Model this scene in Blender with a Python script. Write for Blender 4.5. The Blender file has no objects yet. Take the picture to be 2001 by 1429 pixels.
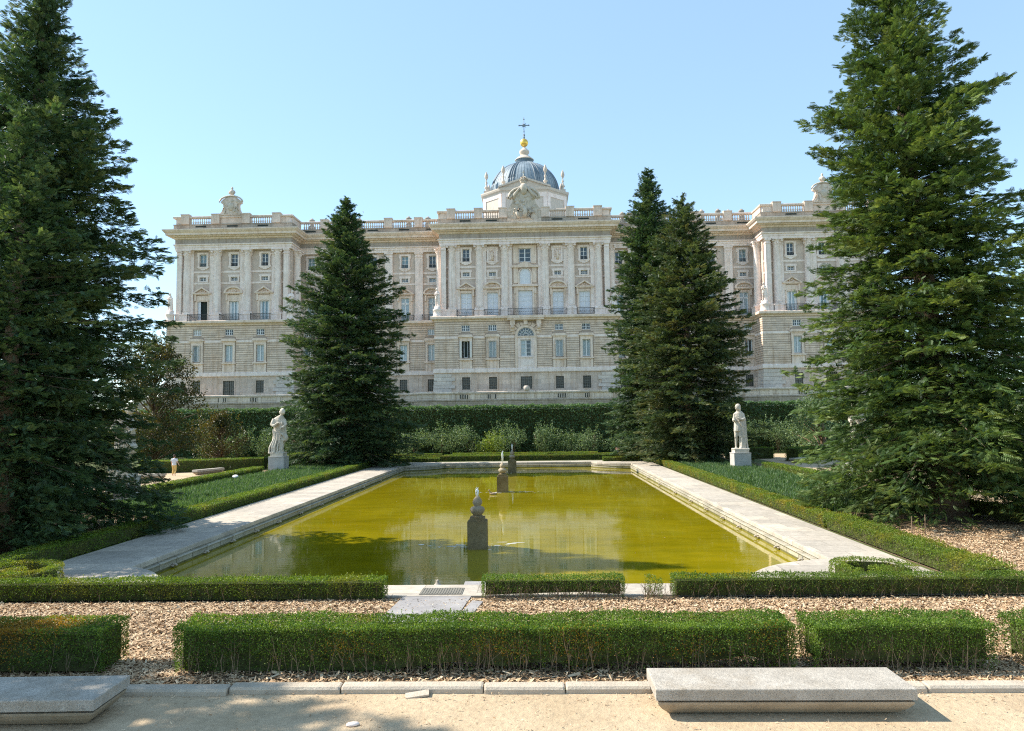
import bpy, math, random
import numpy as np
from math import sin, cos, pi, radians, sqrt, atan2, tan
random.seed(11)
rng = np.random.default_rng(11)
scene = bpy.context.scene
COL = scene.collection

# ------------------------------------------------------------------ helpers
class MB:
    """collects polygons and builds one mesh"""
    def __init__(s):
        s.v = []; s.f = []; s.sm = []
    def poly(s, pts, smooth=False):
        b = len(s.v); s.v += [tuple(p) for p in pts]
        s.f.append(tuple(range(b, b+len(pts)))); s.sm.append(smooth)
    def box(s, x0, x1, y0, y1, z0, z1):
        b = len(s.v)
        s.v += [(x0,y0,z0),(x1,y0,z0),(x1,y1,z0),(x0,y1,z0),(x0,y0,z1),(x1,y0,z1),(x1,y1,z1),(x0,y1,z1)]
        for f in ((3,2,1,0),(4,5,6,7),(0,1,5,4),(1,2,6,5),(2,3,7,6),(3,0,4,7)):
            s.f.append(tuple(b+i for i in f)); s.sm.append(False)
    def cbox(s, cx, cy, z0, w, d, h):
        s.box(cx-w/2, cx+w/2, cy-d/2, cy+d/2, z0, z0+h)
    def lathe(s, prof, n=16, c=(0,0,0), smooth=True, ph=0., flute=0., sx=1., sy=1.):
        b = len(s.v)
        for (r, z) in prof:
            for i in range(n):
                a = 2*pi*i/n+ph
                rr = r*(1-flute*(i % 2))
                s.v.append((c[0]+rr*cos(a)*sx, c[1]+rr*sin(a)*sy, c[2]+z))
        for k in range(len(prof)-1):
            for i in range(n):
                j = (i+1) % n
                s.f.append((b+k*n+i, b+k*n+j, b+(k+1)*n+j, b+(k+1)*n+i)); s.sm.append(smooth)
        s.f.append(tuple(b+i for i in reversed(range(n)))); s.sm.append(False)
        s.f.append(tuple(b+(len(prof)-1)*n+i for i in range(n))); s.sm.append(False)
    def prism(s, pts, y0, y1):
        """outline in x,z (counter-clockwise seen from -y), extruded y0..y1 (y0 is the front)"""
        n = len(pts)
        s.poly([(x, y0, z) for x, z in pts])
        s.poly([(x, y1, z) for x, z in reversed(pts)])
        for i in range(n):
            a, b = pts[i], pts[(i+1) % n]
            s.poly([(a[0],y1,a[1]), (b[0],y1,b[1]), (b[0],y0,b[1]), (a[0],y0,a[1])])
    def tube(s, pts, rads, n=6, smooth=True):
        b = len(s.v)
        P = [np.array(p, float) for p in pts]
        for k, p in enumerate(P):
            d = P[min(k+1, len(P)-1)]-P[max(k-1, 0)]; d = d/(np.linalg.norm(d)+1e-9)
            u = np.cross(d, (0,0,1)) if abs(d[2]) < .95 else np.cross(d, (1,0,0)); u /= np.linalg.norm(u); w = np.cross(d, u)
            for i in range(n):
                a = 2*pi*i/n
                q = p+rads[k]*(cos(a)*u+sin(a)*w); s.v.append(tuple(q))
        for k in range(len(P)-1):
            for i in range(n):
                j = (i+1) % n
                s.f.append((b+k*n+i, b+k*n+j, b+(k+1)*n+j, b+(k+1)*n+i)); s.sm.append(smooth)
        s.f.append(tuple(b+i for i in reversed(range(n)))); s.sm.append(False)
        s.f.append(tuple(b+(len(P)-1)*n+i for i in range(n))); s.sm.append(False)
    def sweep(s, prof, path, closed=False):
        """prof: [(out, z)], path: [(x, y)] running so that outside is to the right"""
        n = len(path); offs = []
        for i in range(n):
            def nrm(a, b):
                d = (b[0]-a[0], b[1]-a[1]); L = math.hypot(*d); return (d[1]/L, -d[0]/L)
            ns = []
            if i > 0 or closed: ns.append(nrm(path[i-1], path[i]))
            if i < n-1 or closed: ns.append(nrm(path[i], path[(i+1) % n]))
            if len(ns) == 1: offs.append(ns[0])
            else:
                mx, my = ns[0][0]+ns[1][0], ns[0][1]+ns[1][1]
                L2 = mx*mx+my*my; k = 2/L2 if L2 > 1e-6 else 1
                offs.append((mx*k, my*k))
        b = len(s.v); m = len(prof)
        for i in range(n):
            for (o, z) in prof:
                s.v.append((path[i][0]+offs[i][0]*o, path[i][1]+offs[i][1]*o, z))
        for i in range(n if closed else n-1):
            j = (i+1) % n
            for k in range(m-1):
                s.f.append((b+i*m+k, b+j*m+k, b+j*m+k+1, b+i*m+k+1)); s.sm.append(False)
    def mesh(s, name, mat):
        me = bpy.data.meshes.new(name)
        me.from_pydata(s.v, [], s.f); me.polygons.foreach_set('use_smooth', s.sm)
        if mat: me.materials.append(mat)
        me.update(); return me

def link(name, mesh=None, parent=None, loc=(0,0,0), rz=0., label=None, cat=None, group=None, kind=None):
    o = bpy.data.objects.new(name, mesh); COL.objects.link(o)
    o.location = loc; o.rotation_euler = (0,0,rz)
    if parent: o.parent = parent
    if label: o['label'] = label
    if cat: o['category'] = cat
    if group: o['group'] = group
    if kind: o['kind'] = kind
    return o
def struct(name, mesh, loc=(0,0,0), label=None): return link(name, mesh, loc=loc, label=label, kind='structure')

def qmesh(name, V, F, mat, attr=None):
    """fast mesh of quads (numpy)"""
    me = bpy.data.meshes.new(name)
    V = np.ascontiguousarray(V, dtype=np.float32).reshape(-1, 3); F = np.ascontiguousarray(F, dtype=np.int32).reshape(-1, 4)
    me.vertices.add(len(V)); me.vertices.foreach_set('co', V.ravel())
    me.loops.add(F.size); me.loops.foreach_set('vertex_index', F.ravel())
    me.polygons.add(len(F)); me.polygons.foreach_set('loop_start', np.arange(0, F.size, 4, dtype=np.int32))
    me.polygons.foreach_set('loop_total', np.full(len(F), 4, dtype=np.int32))
    if attr is not None:
        a = me.attributes.new('v', 'FLOAT', 'FACE'); a.data.foreach_set('value', np.ascontiguousarray(attr, dtype=np.float32))
    me.materials.append(mat); me.update(calc_edges=True); return me

def unit(a): return a/(np.linalg.norm(a, axis=-1, keepdims=True)+1e-9)
def leaf_quads(P, size, up=.0, asp=.45, axis=None, r=rng):
    n = len(P)
    a = unit(r.normal(size=(n,3))+np.array([0,0,up])) if axis is None else axis
    b = unit(np.cross(a, unit(r.normal(size=(n,3)))))
    s = np.broadcast_to(np.asarray(size, float), (n,))[:,None]
    V = np.stack([P-a*s*.5, P+b*s*asp*.5, P+a*s*.5, P-b*s*asp*.5], 1)
    return V.reshape(-1,3), np.arange(4*n).reshape(-1,4)

# ------------------------------------------------------------------ materials
def new_mat(name):
    m = bpy.data.materials.new(name); m.use_nodes = True
    nt = m.node_tree; nt.nodes.clear(); return m, nt, nt.nodes, nt.links
def ramp(nodes, stops):
    r = nodes.new('ShaderNodeValToRGB'); e = r.color_ramp.elements
    while len(e) > len(stops): e.remove(e[-1])
    while len(e) < len(stops): e.new(.5)
    for i, (p, c) in enumerate(stops):
        e[i].position = p; e[i].color = (*c, 1)
    return r
def noise(nodes, links, vec, scale, detail=4, rough=.6):
    n = nodes.new('ShaderNodeTexNoise'); n.inputs['Scale'].default_value = scale
    n.inputs['Detail'].default_value = detail; n.inputs['Roughness'].default_value = rough
    if vec: links.new(vec, n.inputs['Vector'])
    return n
def mixc(nodes, links, fac, a, b, mode='MIX'):
    m = nodes.new('ShaderNodeMix'); m.data_type = 'RGBA'; m.blend_type = mode
    for s, v in ((m.inputs[0], fac), (m.inputs[6], a), (m.inputs[7], b)):
        if isinstance(v, (int, float)): s.default_value = v
        elif isinstance(v, tuple): s.default_value = (*v, 1)
        else: links.new(v, s)
    return m.outputs[2]
def worldpos(nodes): return nodes.new('ShaderNodeNewGeometry').outputs['Position']

def stone(name, c1, c2, stain=None, stain_amt=.5, s1=.35, s2=3., rough=.85, bump=.15, speck=0., bricks=None, bscale=8., rainy=False):
    m, nt, N, L = new_mat(name)
    out = N.new('ShaderNodeOutputMaterial'); p = N.new('ShaderNodeBsdfPrincipled'); L.new(p.outputs[0], out.inputs[0])
    p.inputs['Roughness'].default_value = rough; p.inputs['Specular IOR Level'].default_value = .25
    pos = worldpos(N)
    n1 = noise(N, L, pos, s1, 6, .65); r1 = ramp(N, [(.3, c1), (.7, c2)]); L.new(n1.outputs[0], r1.inputs[0])
    c = r1.outputs[0]
    n2 = noise(N, L, pos, s2, 5, .7)
    r2 = ramp(N, [(.25, (.78,.78,.78)), (.75, (1.1,1.1,1.1))]); L.new(n2.outputs[0], r2.inputs[0])
    c = mixc(N, L, 1., c, r2.outputs[0], 'MULTIPLY')
    if bricks:
        bt = N.new('ShaderNodeTexBrick'); mp = N.new('ShaderNodeMapping'); L.new(pos, mp.inputs['Vector'])
        if bricks.get('wall'):   # x,z plane -> x,y of the texture
            cmb = N.new('ShaderNodeCombineXYZ'); sp = N.new('ShaderNodeSeparateXYZ'); L.new(pos, sp.inputs[0])
            ad = N.new('ShaderNodeMath'); ad.operation = 'ADD'; L.new(sp.outputs[0], ad.inputs[0]); L.new(sp.outputs[1], ad.inputs[1])
            L.new(ad.outputs[0], cmb.inputs[0]); L.new(sp.outputs[2], cmb.inputs[1]); L.new(cmb.outputs[0], bt.inputs['Vector'])
        else: L.new(mp.outputs[0], bt.inputs['Vector'])
        if bricks.get('rot'): mp.inputs['Rotation'].default_value = (0,0,bricks['rot'])
        bt.inputs['Scale'].default_value = 1.; bt.inputs['Brick Width'].default_value = bricks['w']; bt.inputs['Row Height'].default_value = bricks['h']
        bt.inputs['Mortar Size'].default_value = bricks.get('m', .02); bt.inputs['Mortar Smooth'].default_value = .3
        bt.inputs['Color1'].default_value = (.82,.82,.82,1); bt.inputs['Color2'].default_value = (1.08,1.06,1.03,1); k = bricks.get('mc', .5); bt.inputs['Mortar'].default_value = (k,k*.97,k*.92,1)
        c = mixc(N, L, 1., c, bt.outputs[0], 'MULTIPLY')
    if stain:
        mp2 = N.new('ShaderNodeMapping'); L.new(pos, mp2.inputs['Vector']); mp2.inputs['Scale'].default_value = (1, 1, .35 if rainy else 1)
        n3 = noise(N, L, mp2.outputs[0], .55, 7, .72); r3 = ramp(N, [(.52, (0,0,0)), (.68, (1,1,1))]); L.new(n3.outputs[0], r3.inputs[0])
        mm = N.new('ShaderNodeMath'); mm.operation = 'MULTIPLY'; L.new(r3.outputs[0], mm.inputs[0]); mm.inputs[1].default_value = stain_amt
        c = mixc(N, L, mm.outputs[0], c, stain)
        if rainy:
            mp5 = N.new('ShaderNodeMapping'); L.new(pos, mp5.inputs['Vector']); mp5.inputs['Scale'].default_value = (2.2, 2.2, .16)
            n5 = noise(N, L, mp5.outputs[0], 1., 5, .6); r5 = ramp(N, [(.50, (1,1,1)), (.75, (.66,.58,.48))]); L.new(n5.outputs[0], r5.inputs[0])
            c = mixc(N, L, .75, c, r5.outputs[0], 'MULTIPLY')
    if speck:
        n4 = noise(N, L, pos, 90., 2, .9); r4 = ramp(N, [(.35, (1-speck,)*3), (.5, (1,1,1)), (.68, (1+speck*.6,)*3)]); L.new(n4.outputs[0], r4.inputs[0])
        c = mixc(N, L, 1., c, r4.outputs[0], 'MULTIPLY')
    L.new(c, p.inputs['Base Color'])
    if bump:
        nb = noise(N, L, pos, bscale, 8, .7); b = N.new('ShaderNodeBump'); b.inputs['Strength'].default_value = bump; b.inputs['Distance'].default_value = .05
        L.new(nb.outputs[0], b.inputs['Height']); L.new(b.outputs[0], p.inputs['Normal'])
    return m

def plain(name, col, rough=.5, metal=0., spec=.5, var=0.):
    m, nt, N, L = new_mat(name)
    out = N.new('ShaderNodeOutputMaterial'); p = N.new('ShaderNodeBsdfPrincipled'); L.new(p.outputs[0], out.inputs[0])
    p.inputs['Roughness'].default_value = rough; p.inputs['Metallic'].default_value = metal; p.inputs['Specular IOR Level'].default_value = spec
    pos = worldpos(N); n1 = noise(N, L, pos, 6., 4); v = var or .12
    r1 = ramp(N, [(.3, tuple(x*(1-v) for x in col)), (.7, tuple(min(1, x*(1+v)) for x in col))]); L.new(n1.outputs[0], r1.inputs[0]); L.new(r1.outputs[0], p.inputs['Base Color'])
    return m

def foliage(name, dark, mid, light, patch=None, patch_amt=.5, patch_scale=.5, trans=.3, rough=.5, spec=.35, patch_lo=.52, patch_hi=.64):
    m, nt, N, L = new_mat(name)
    out = N.new('ShaderNodeOutputMaterial'); p = N.new('ShaderNodeBsdfPrincipled')
    p.inputs['Roughness'].default_value = rough; p.inputs['Specular IOR Level'].default_value = spec
    at = N.new('ShaderNodeAttribute'); at.attribute_name = 'v'
    pos = worldpos(N); n1 = noise(N, L, pos, patch_scale, 5, .65)
    ad = N.new('ShaderNodeMath'); ad.operation = 'ADD'; L.new(at.outputs['Fac'], ad.inputs[0])
    m2 = N.new('ShaderNodeMath'); m2.operation = 'MULTIPLY_ADD'; L.new(n1.outputs[0], m2.inputs[0]); m2.inputs[1].default_value = .9; m2.inputs[2].default_value = -.45
    L.new(m2.outputs[0], ad.inputs[1])
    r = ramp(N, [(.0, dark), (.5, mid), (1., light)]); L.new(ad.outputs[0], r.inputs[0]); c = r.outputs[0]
    if patch:
        n2 = noise(N, L, pos, patch_scale*1.3, 3, .5); r2 = ramp(N, [(patch_lo, (0,0,0)), (patch_hi, (patch_amt,)*3)]); L.new(n2.outputs[0], r2.inputs[0])
        c = mixc(N, L, r2.outputs[0], c, patch)
    L.new(c, p.inputs['Base Color'])
    t = N.new('ShaderNodeBsdfTranslucent')
    c2 = mixc(N, L, 1., c, (1.5, 1.45, .7), 'MULTIPLY'); L.new(c2, t.inputs[0])
    mx = N.new('ShaderNodeMixShader'); mx.inputs[0].default_value = trans; L.new(p.outputs[0], mx.inputs[1]); L.new(t.outputs[0], mx.inputs[2])
    L.new(mx.outputs[0], out.inputs[0]); return m

M = {}
M['white_stone'] = stone('pale_limestone', (.90,.725,.635), (.97,.83,.745), (.60,.44,.33), .25, s2=1.6, bump=.1, rainy=True)
M['cream_stone'] = stone('cream_limestone', (.83,.635,.50), (.92,.75,.625), (.46,.33,.19), .4, s2=2., bump=.15, rainy=True)
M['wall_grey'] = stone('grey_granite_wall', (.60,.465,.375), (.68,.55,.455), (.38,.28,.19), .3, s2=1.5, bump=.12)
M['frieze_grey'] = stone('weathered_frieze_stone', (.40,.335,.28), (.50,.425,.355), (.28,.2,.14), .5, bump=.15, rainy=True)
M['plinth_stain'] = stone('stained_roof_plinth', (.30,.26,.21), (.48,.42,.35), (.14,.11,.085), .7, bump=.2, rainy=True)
M['balus'] = stone('balustrade_stone', (.64,.51,.415), (.78,.655,.55), (.36,.27,.18), .5, bump=.15, rainy=True)
M['rustic'] = stone('rusticated_stone', (.76,.58,.455), (.87,.70,.575), (.47,.30,.16), .5, s1=.2, s2=1.1, bump=.2, rainy=True, bricks=dict(wall=1, w=1.7, h=.4, m=.008, mc=.8))
M['groove'] = stone('rustication_joint', (.38,.295,.225), (.45,.355,.28), bump=0)
M['basement'] = stone('basement_ashlar', (.67,.52,.41), (.82,.67,.55), (.42,.30,.18), .5, s1=.3, bump=.2, rainy=True, bricks=dict(wall=1, w=2.1, h=.82, m=.02, mc=.72))
M['quoin'] = stone('pale_quoin_blocks', (.70,.60,.51), (.81,.71,.62), (.42,.32,.2), .3, bump=.2, bricks=dict(wall=1, w=1.6, h=.55, m=.02, mc=.7))
M['terrace'] = stone('terrace_rubble', (.40,.32,.245), (.56,.47,.385), (.22,.16,.11), .6, s1=.6, bump=.4, rainy=True, bricks=dict(wall=1, w=.9, h=.38, m=.03, mc=.6))
M['parapet'] = stone('terrace_parapet_stone', (.70,.57,.47), (.82,.70,.60), (.30,.2,.12), .6, bump=.2, rainy=True, bricks=dict(wall=1, w=2.7, h=3., m=.03, mc=.55))
M['drum'] = stone('drum_stucco', (.60,.50,.41), (.67,.57,.475), (.55,.45,.34), .2, bump=.05)
M['relief'] = stone('carved_stone', (.48,.40,.31), (.68,.60,.50), (.22,.16,.1), .7, s1=1.5, s2=5., bump=.9, bscale=3.)
M['lead'] = stone('lead_roofing', (.17,.22,.26), (.30,.36,.40), (.42,.46,.48), .5, s1=.6, rough=.55, bump=.05)
M['slate_rib'] = stone('dark_lead_rib', (.10,.135,.165), (.22,.27,.31), bump=0, rough=.5)
M['gold'] = plain('gilded_copper', (.85,.55,.12), .35, .7)
M['iron'] = plain('black_iron', (.06,.055,.05), .55, .3)
M['bronze_iron'] = plain('weathered_iron', (.22,.20,.16), .6, .2)
M['white_paint'] = plain('white_painted_wood', (.78,.76,.74), .5)
M['shutter'] = plain('pale_shutter_paint', (.72,.66,.6), .5)
M['blind'] = plain('white_blind', (.74,.73,.75), .7)
M['brown_wood'] = plain('brown_window_wood', (.16,.14,.1), .6)
def glassmat(name, col, rough=.08, spec=.8):
    return plain(name, col, rough, 0., spec, .35)
M['glass_dark'] = glassmat('dark_glass', (.035,.05,.055))
M['glass_curtain'] = glassmat('curtained_glass', (.38,.44,.45), .15)
M['glass_blue'] = glassmat('sky_lit_glass', (.17,.25,.27), .1)
M['glass_grille'] = glassmat('barred_glass', (.05,.055,.045), .3)
M['dark_room'] = plain('unlit_interior', (.02,.03,.025), .9)

M['sand'] = stone('fine_sand', (.46,.345,.215), (.60,.465,.31), (.34,.24,.15), .5, s1=.6, s2=7., rough=.95, bump=.9, speck=.35, bscale=7.)
M['algae_wall'] = stone('algae_stained_wall', (.10,.095,.03), (.20,.18,.07), (.06,.06,.02), .6, s1=2., bump=.3)
M['soil'] = stone('dry_soil', (.16,.11,.065), (.28,.20,.125), (.10,.085,.04), .6, s1=.5, s2=6., rough=.95, bump=.6)
M['lawn'] = stone('rough_lawn', (.055,.085,.022), (.13,.15,.05), (.22,.17,.1), .5, s1=.4, s2=7., rough=.95, bump=.5)
M['kerb'] = stone('granite_kerb', (.46,.39,.30), (.58,.50,.40), (.34,.27,.2), .4, bump=.5, speck=.35, bscale=20)
M['granite'] = stone('bench_granite', (.38,.34,.285), (.50,.455,.39), (.26,.2,.13), .6, s1=1.6, s2=6., bump=.5, speck=.6, bscale=14)
M['granite_base_shaded'] = stone('shade_toned_base_granite', (.34,.275,.195), (.44,.37,.275), (.24,.18,.1), .5, s1=.8, bump=.4, speck=.45, bscale=25)  # slab granite darkened and warmed: shade, sand bounce and weathering put into the colour
M['coping'] = stone('coping_slabs', (.44,.39,.325), (.56,.50,.42), (.28,.25,.20), .5, s1=.5, s2=4., bump=.25, speck=.2, bricks=dict(w=1.5, h=1.12, m=.012, mc=.5))
M['poolwall'] = stone('pool_wall', (.34,.31,.235), (.52,.48,.385), (.20,.18,.10), .6, s1=.8, bump=.3, bricks=dict(wall=1, w=1.25, h=3., m=.03, mc=.4))
M['flag'] = stone('grey_flagstone', (.27,.255,.25), (.38,.36,.345), (.22,.19,.16), .5, s1=.9, bump=.3)
M['fountain'] = stone('mossy_granite', (.16,.115,.055), (.28,.215,.12), (.075,.06,.02), .6, s1=1.5, s2=8, bump=.4, speck=.5)
M['fountain_top'] = stone('weathered_fountain_cap', (.28,.215,.14), (.46,.38,.28), (.14,.11,.06), .6, s1=1.5, bump=.3, speck=.3)
M['marble'] = stone('statue_limestone', (.50,.445,.36), (.66,.605,.51), (.33,.26,.17), .5, s1=1.2, s2=5, bump=.6)
M['pedestal'] = stone('statue_pedestal', (.46,.43,.39), (.56,.53,.485), (.35,.3,.24), .4, bump=.2, speck=.2)
M['bark'] = stone('conifer_bark', (.13,.085,.05), (.28,.20,.13), (.06,.045,.03), .6, s1=1.5, s2=8., bump=1., bscale=6.)
M['twig'] = plain('dry_twig', (.15,.11,.075), .8, 0, .2, .4)
M['pale_twig'] = plain('grey_twig', (.24,.17,.105), .8, 0, .2, .4)
M['rust_leaf'] = foliage('rusty_hedge_leaves', (.12,.07,.01), (.30,.16,.015), (.45,.26,.03), trans=.3)
M['core'] = plain('hedge_core_fill', (.06,.065,.025), .95, 0, .1, .5)

M['box_leaf'] = foliage('boxwood_leaves', (.022,.055,.008), (.080,.14,.018), (.22,.30,.042), (.24,.19,.025), .45, .9, trans=.42)
M['box_yellow'] = foliage('sun_bleached_boxwood', (.035,.08,.01), (.115,.18,.018), (.27,.32,.035), (.36,.25,.03), .55, .8, trans=.38, patch_lo=.48, patch_hi=.66)
M['box_bright'] = foliage('bright_boxwood', (.028,.065,.008), (.095,.165,.016), (.25,.33,.03), (.28,.24,.03), .4, .7, trans=.38)
M['box_front'] = foliage('front_hedge_leaves', (.022,.055,.009), (.080,.150,.018), (.24,.34,.05), (.26,.19,.03), .35, 1.1, trans=.42, patch_lo=.6, patch_hi=.72)
M['fir_dark'] = foliage('fir_needles_blue', (.020,.046,.022), (.052,.104,.044), (.17,.215,.085), (.15,.13,.05), .15, .7, trans=.25, rough=.55)
M['fir_green'] = foliage('fir_needles_green', (.026,.058,.018), (.082,.142,.038), (.22,.28,.08), (.20,.17,.05), .2, .6, trans=.27, rough=.55)
M['fir_olive'] = foliage('fir_needles_olive', (.025,.052,.022), (.070,.108,.044), (.17,.21,.085), (.22,.15,.05), .3, .5, trans=.25, rough=.55)
M['fir_cool'] = foliage('fir_needles_cool_green', (.024,.056,.024), (.066,.126,.050), (.20,.265,.105), (.16,.14,.05), .12, .7, trans=.25, rough=.55)
M['hedge_tall'] = foliage('tall_hedge_leaves', (.03,.075,.032), (.085,.165,.07), (.24,.35,.16), None, trans=.32, patch_scale=.35)
M['shrub_grey'] = foliage('grey_green_shrub', (.04,.08,.035), (.12,.19,.085), (.28,.36,.18), None, trans=.3, patch_scale=.8)
M['shrub_yellow'] = foliage('yellow_green_shrub', (.08,.13,.015), (.20,.28,.035), (.36,.43,.07), None, trans=.35, patch_scale=.8)
M['magnolia'] = foliage('bronze_tree_leaves', (.018,.032,.010), (.050,.068,.020), (.13,.13,.04), (.17,.10,.025), .5, .5, trans=.3, patch_lo=.45, patch_hi=.6)
M['strap'] = foliage('strap_leaves', (.025,.065,.02), (.070,.14,.045), (.18,.26,.11), None, trans=.35, patch_scale=.8)
M['chips'] = None
def chip_mat():
    m, nt, N, L = new_mat('wood_chips'); out = N.new('ShaderNodeOutputMaterial'); p = N.new('ShaderNodeBsdfPrincipled'); L.new(p.outputs[0], out.inputs[0])
    at = N.new('ShaderNodeAttribute'); at.attribute_name = 'v'
    r = ramp(N, [(0, (.15,.085,.04)), (.35, (.34,.21,.11)), (.7, (.56,.39,.23)), (1, (.74,.59,.40))]); L.new(at.outputs['Fac'], r.inputs[0]); L.new(r.outputs[0], p.inputs['Base Color'])
    p.inputs['Roughness'].default_value = .85; return m
M['chips'] = chip_mat()

def water_mat():
    m, nt, N, L = new_mat('algae_water'); out = N.new('ShaderNodeOutputMaterial'); p = N.new('ShaderNodeBsdfPrincipled'); L.new(p.outputs[0], out.inputs[0])
    pos = worldpos(N)
    n = noise(N, L, pos, .12, 4, .6); r = ramp(N, [(.3, (.20,.163,.003)), (.7, (.30,.242,.006))]); L.new(n.outputs[0], r.inputs[0])
    mp = N.new('ShaderNodeMapping'); L.new(pos, mp.inputs['Vector']); mp.inputs['Scale'].default_value = (.5, 1.2, 1)
    n2 = noise(N, L, mp.outputs[0], 1.2, 5, .65); r2 = ramp(N, [(.35, (.82,.86,.8)), (.65, (1.08,1.06,1.0))]); L.new(n2.outputs[0], r2.inputs[0])
    c = mixc(N, L, 1., r.outputs[0], r2.outputs[0], 'MULTIPLY'); L.new(c, p.inputs['Base Color'])
    p.inputs['Roughness'].default_value = .03; p.inputs['IOR'].default_value = 1.58; p.inputs['Specular IOR Level'].default_value = .5
    mp3 = N.new('ShaderNodeMapping'); L.new(pos, mp3.inputs['Vector']); mp3.inputs['Scale'].default_value = (.55, 1.5, 1)
    nb = noise(N, L, mp3.outputs[0], 2.6, 3, .5); b = N.new('ShaderNodeBump'); b.inputs['Strength'].default_value = .032; b.inputs['Distance'].default_value = .05
    L.new(nb.outputs[0], b.inputs['Height'])
    # rings spreading from the middle fountain
    L.new(b.outputs[0], p.inputs['Normal'])
    return m
M['water'] = water_mat()
M['spray'] = plain('white_spray', (.88,.9,.92), .3, 0, .6, .05)
# ------------------------------------------------------------------ the palace (local: x from its axis, y behind its front plane, z absolute)
PX, PY = 0.9, 133.
palace = link('palace', None, None, (PX, PY, 0), label='vast pale stone palace with columns, roof balustrade and blue-grey dome beyond the garden', cat='palace')
def part(name, mb, mat, loc=(0,0,0), parent=None, label=None):
    return link(name, mb.mesh(name, mat) if isinstance(mb, MB) else mb, parent or palace, loc, label=label)

PL = [(-65.7,40),(-65.7,0),(-42.3,0),(-42.3,5),(-16.45,5),(-16.45,0),(16.45,0),(16.45,5),(42.3,5),(42.3,0),(65.7,0),(65.7,40)]
UW = 2.0   # upper wall of the projecting blocks
PU = [(-64.6,40),(-64.6,UW),(-43.4,UW),(-43.4,6.9),(-15.4,6.9),(-15.4,UW),(15.4,UW),(15.4,6.9),(43.4,6.9),(43.4,UW),(64.6,UW),(64.6,40)]
PE = [(-64.9,40),(-64.9,.95),(-43.1,.95),(-43.1,6.35),(-15.7,6.35),(-15.7,.95),(15.7,.95),(15.7,6.35),(43.1,6.35),(43.1,.95),(64.9,.95),(64.9,40)]  # entablature
PAV = [48.35, 54.1, 60.0]; WING = [17.75, 23.05, 29.1, 35.2, 41.1]; CEN = [6.0, 10.85]
def sgn(l): return sorted([-x for x in l]+list(l))
bays = [(x, 'pav', 0., UW) for x in sgn(PAV)]+[(x, 'wing', 5., 6.9) for x in sgn(WING)]+[(x, 'cen', 0., UW) for x in sgn(CEN)]+[(0., 'mid', 0., UW)]

def wall_face(mb, x0, x1, z0, z1, y, ops, rev):
    xs = sorted({x0, x1, *[o[0] for o in ops], *[o[1] for o in ops]}); zs = sorted({z0, z1, *[o[2] for o in ops], *[o[3] for o in ops]})
    for i in range(len(xs)-1):
        for k in range(len(zs)-1):
            cx, cz = (xs[i]+xs[i+1])/2, (zs[k]+zs[k+1])/2
            if any(o[0] < cx < o[1] and o[2] < cz < o[3] for o in ops): continue
            mb.poly([(xs[i],y,zs[k]),(xs[i+1],y,zs[k]),(xs[i+1],y,zs[k+1]),(xs[i],y,zs[k+1])])
    for (a, b, c, d) in ops:
        Y = y+rev
        mb.poly([(a,y,c),(a,Y,c),(a,Y,d),(a,y,d)]); mb.poly([(b,y,d),(b,Y,d),(b,Y,c),(b,y,c)])
        mb.poly([(a,y,d),(a,Y,d),(b,Y,d),(b,y,d)]); mb.poly([(a,Y,c),(a,y,c),(b,y,c),(b,Y,c)])
        mb.poly([(a,Y,c),(b,Y,c),(b,Y,d),(a,Y,d)])

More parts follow.
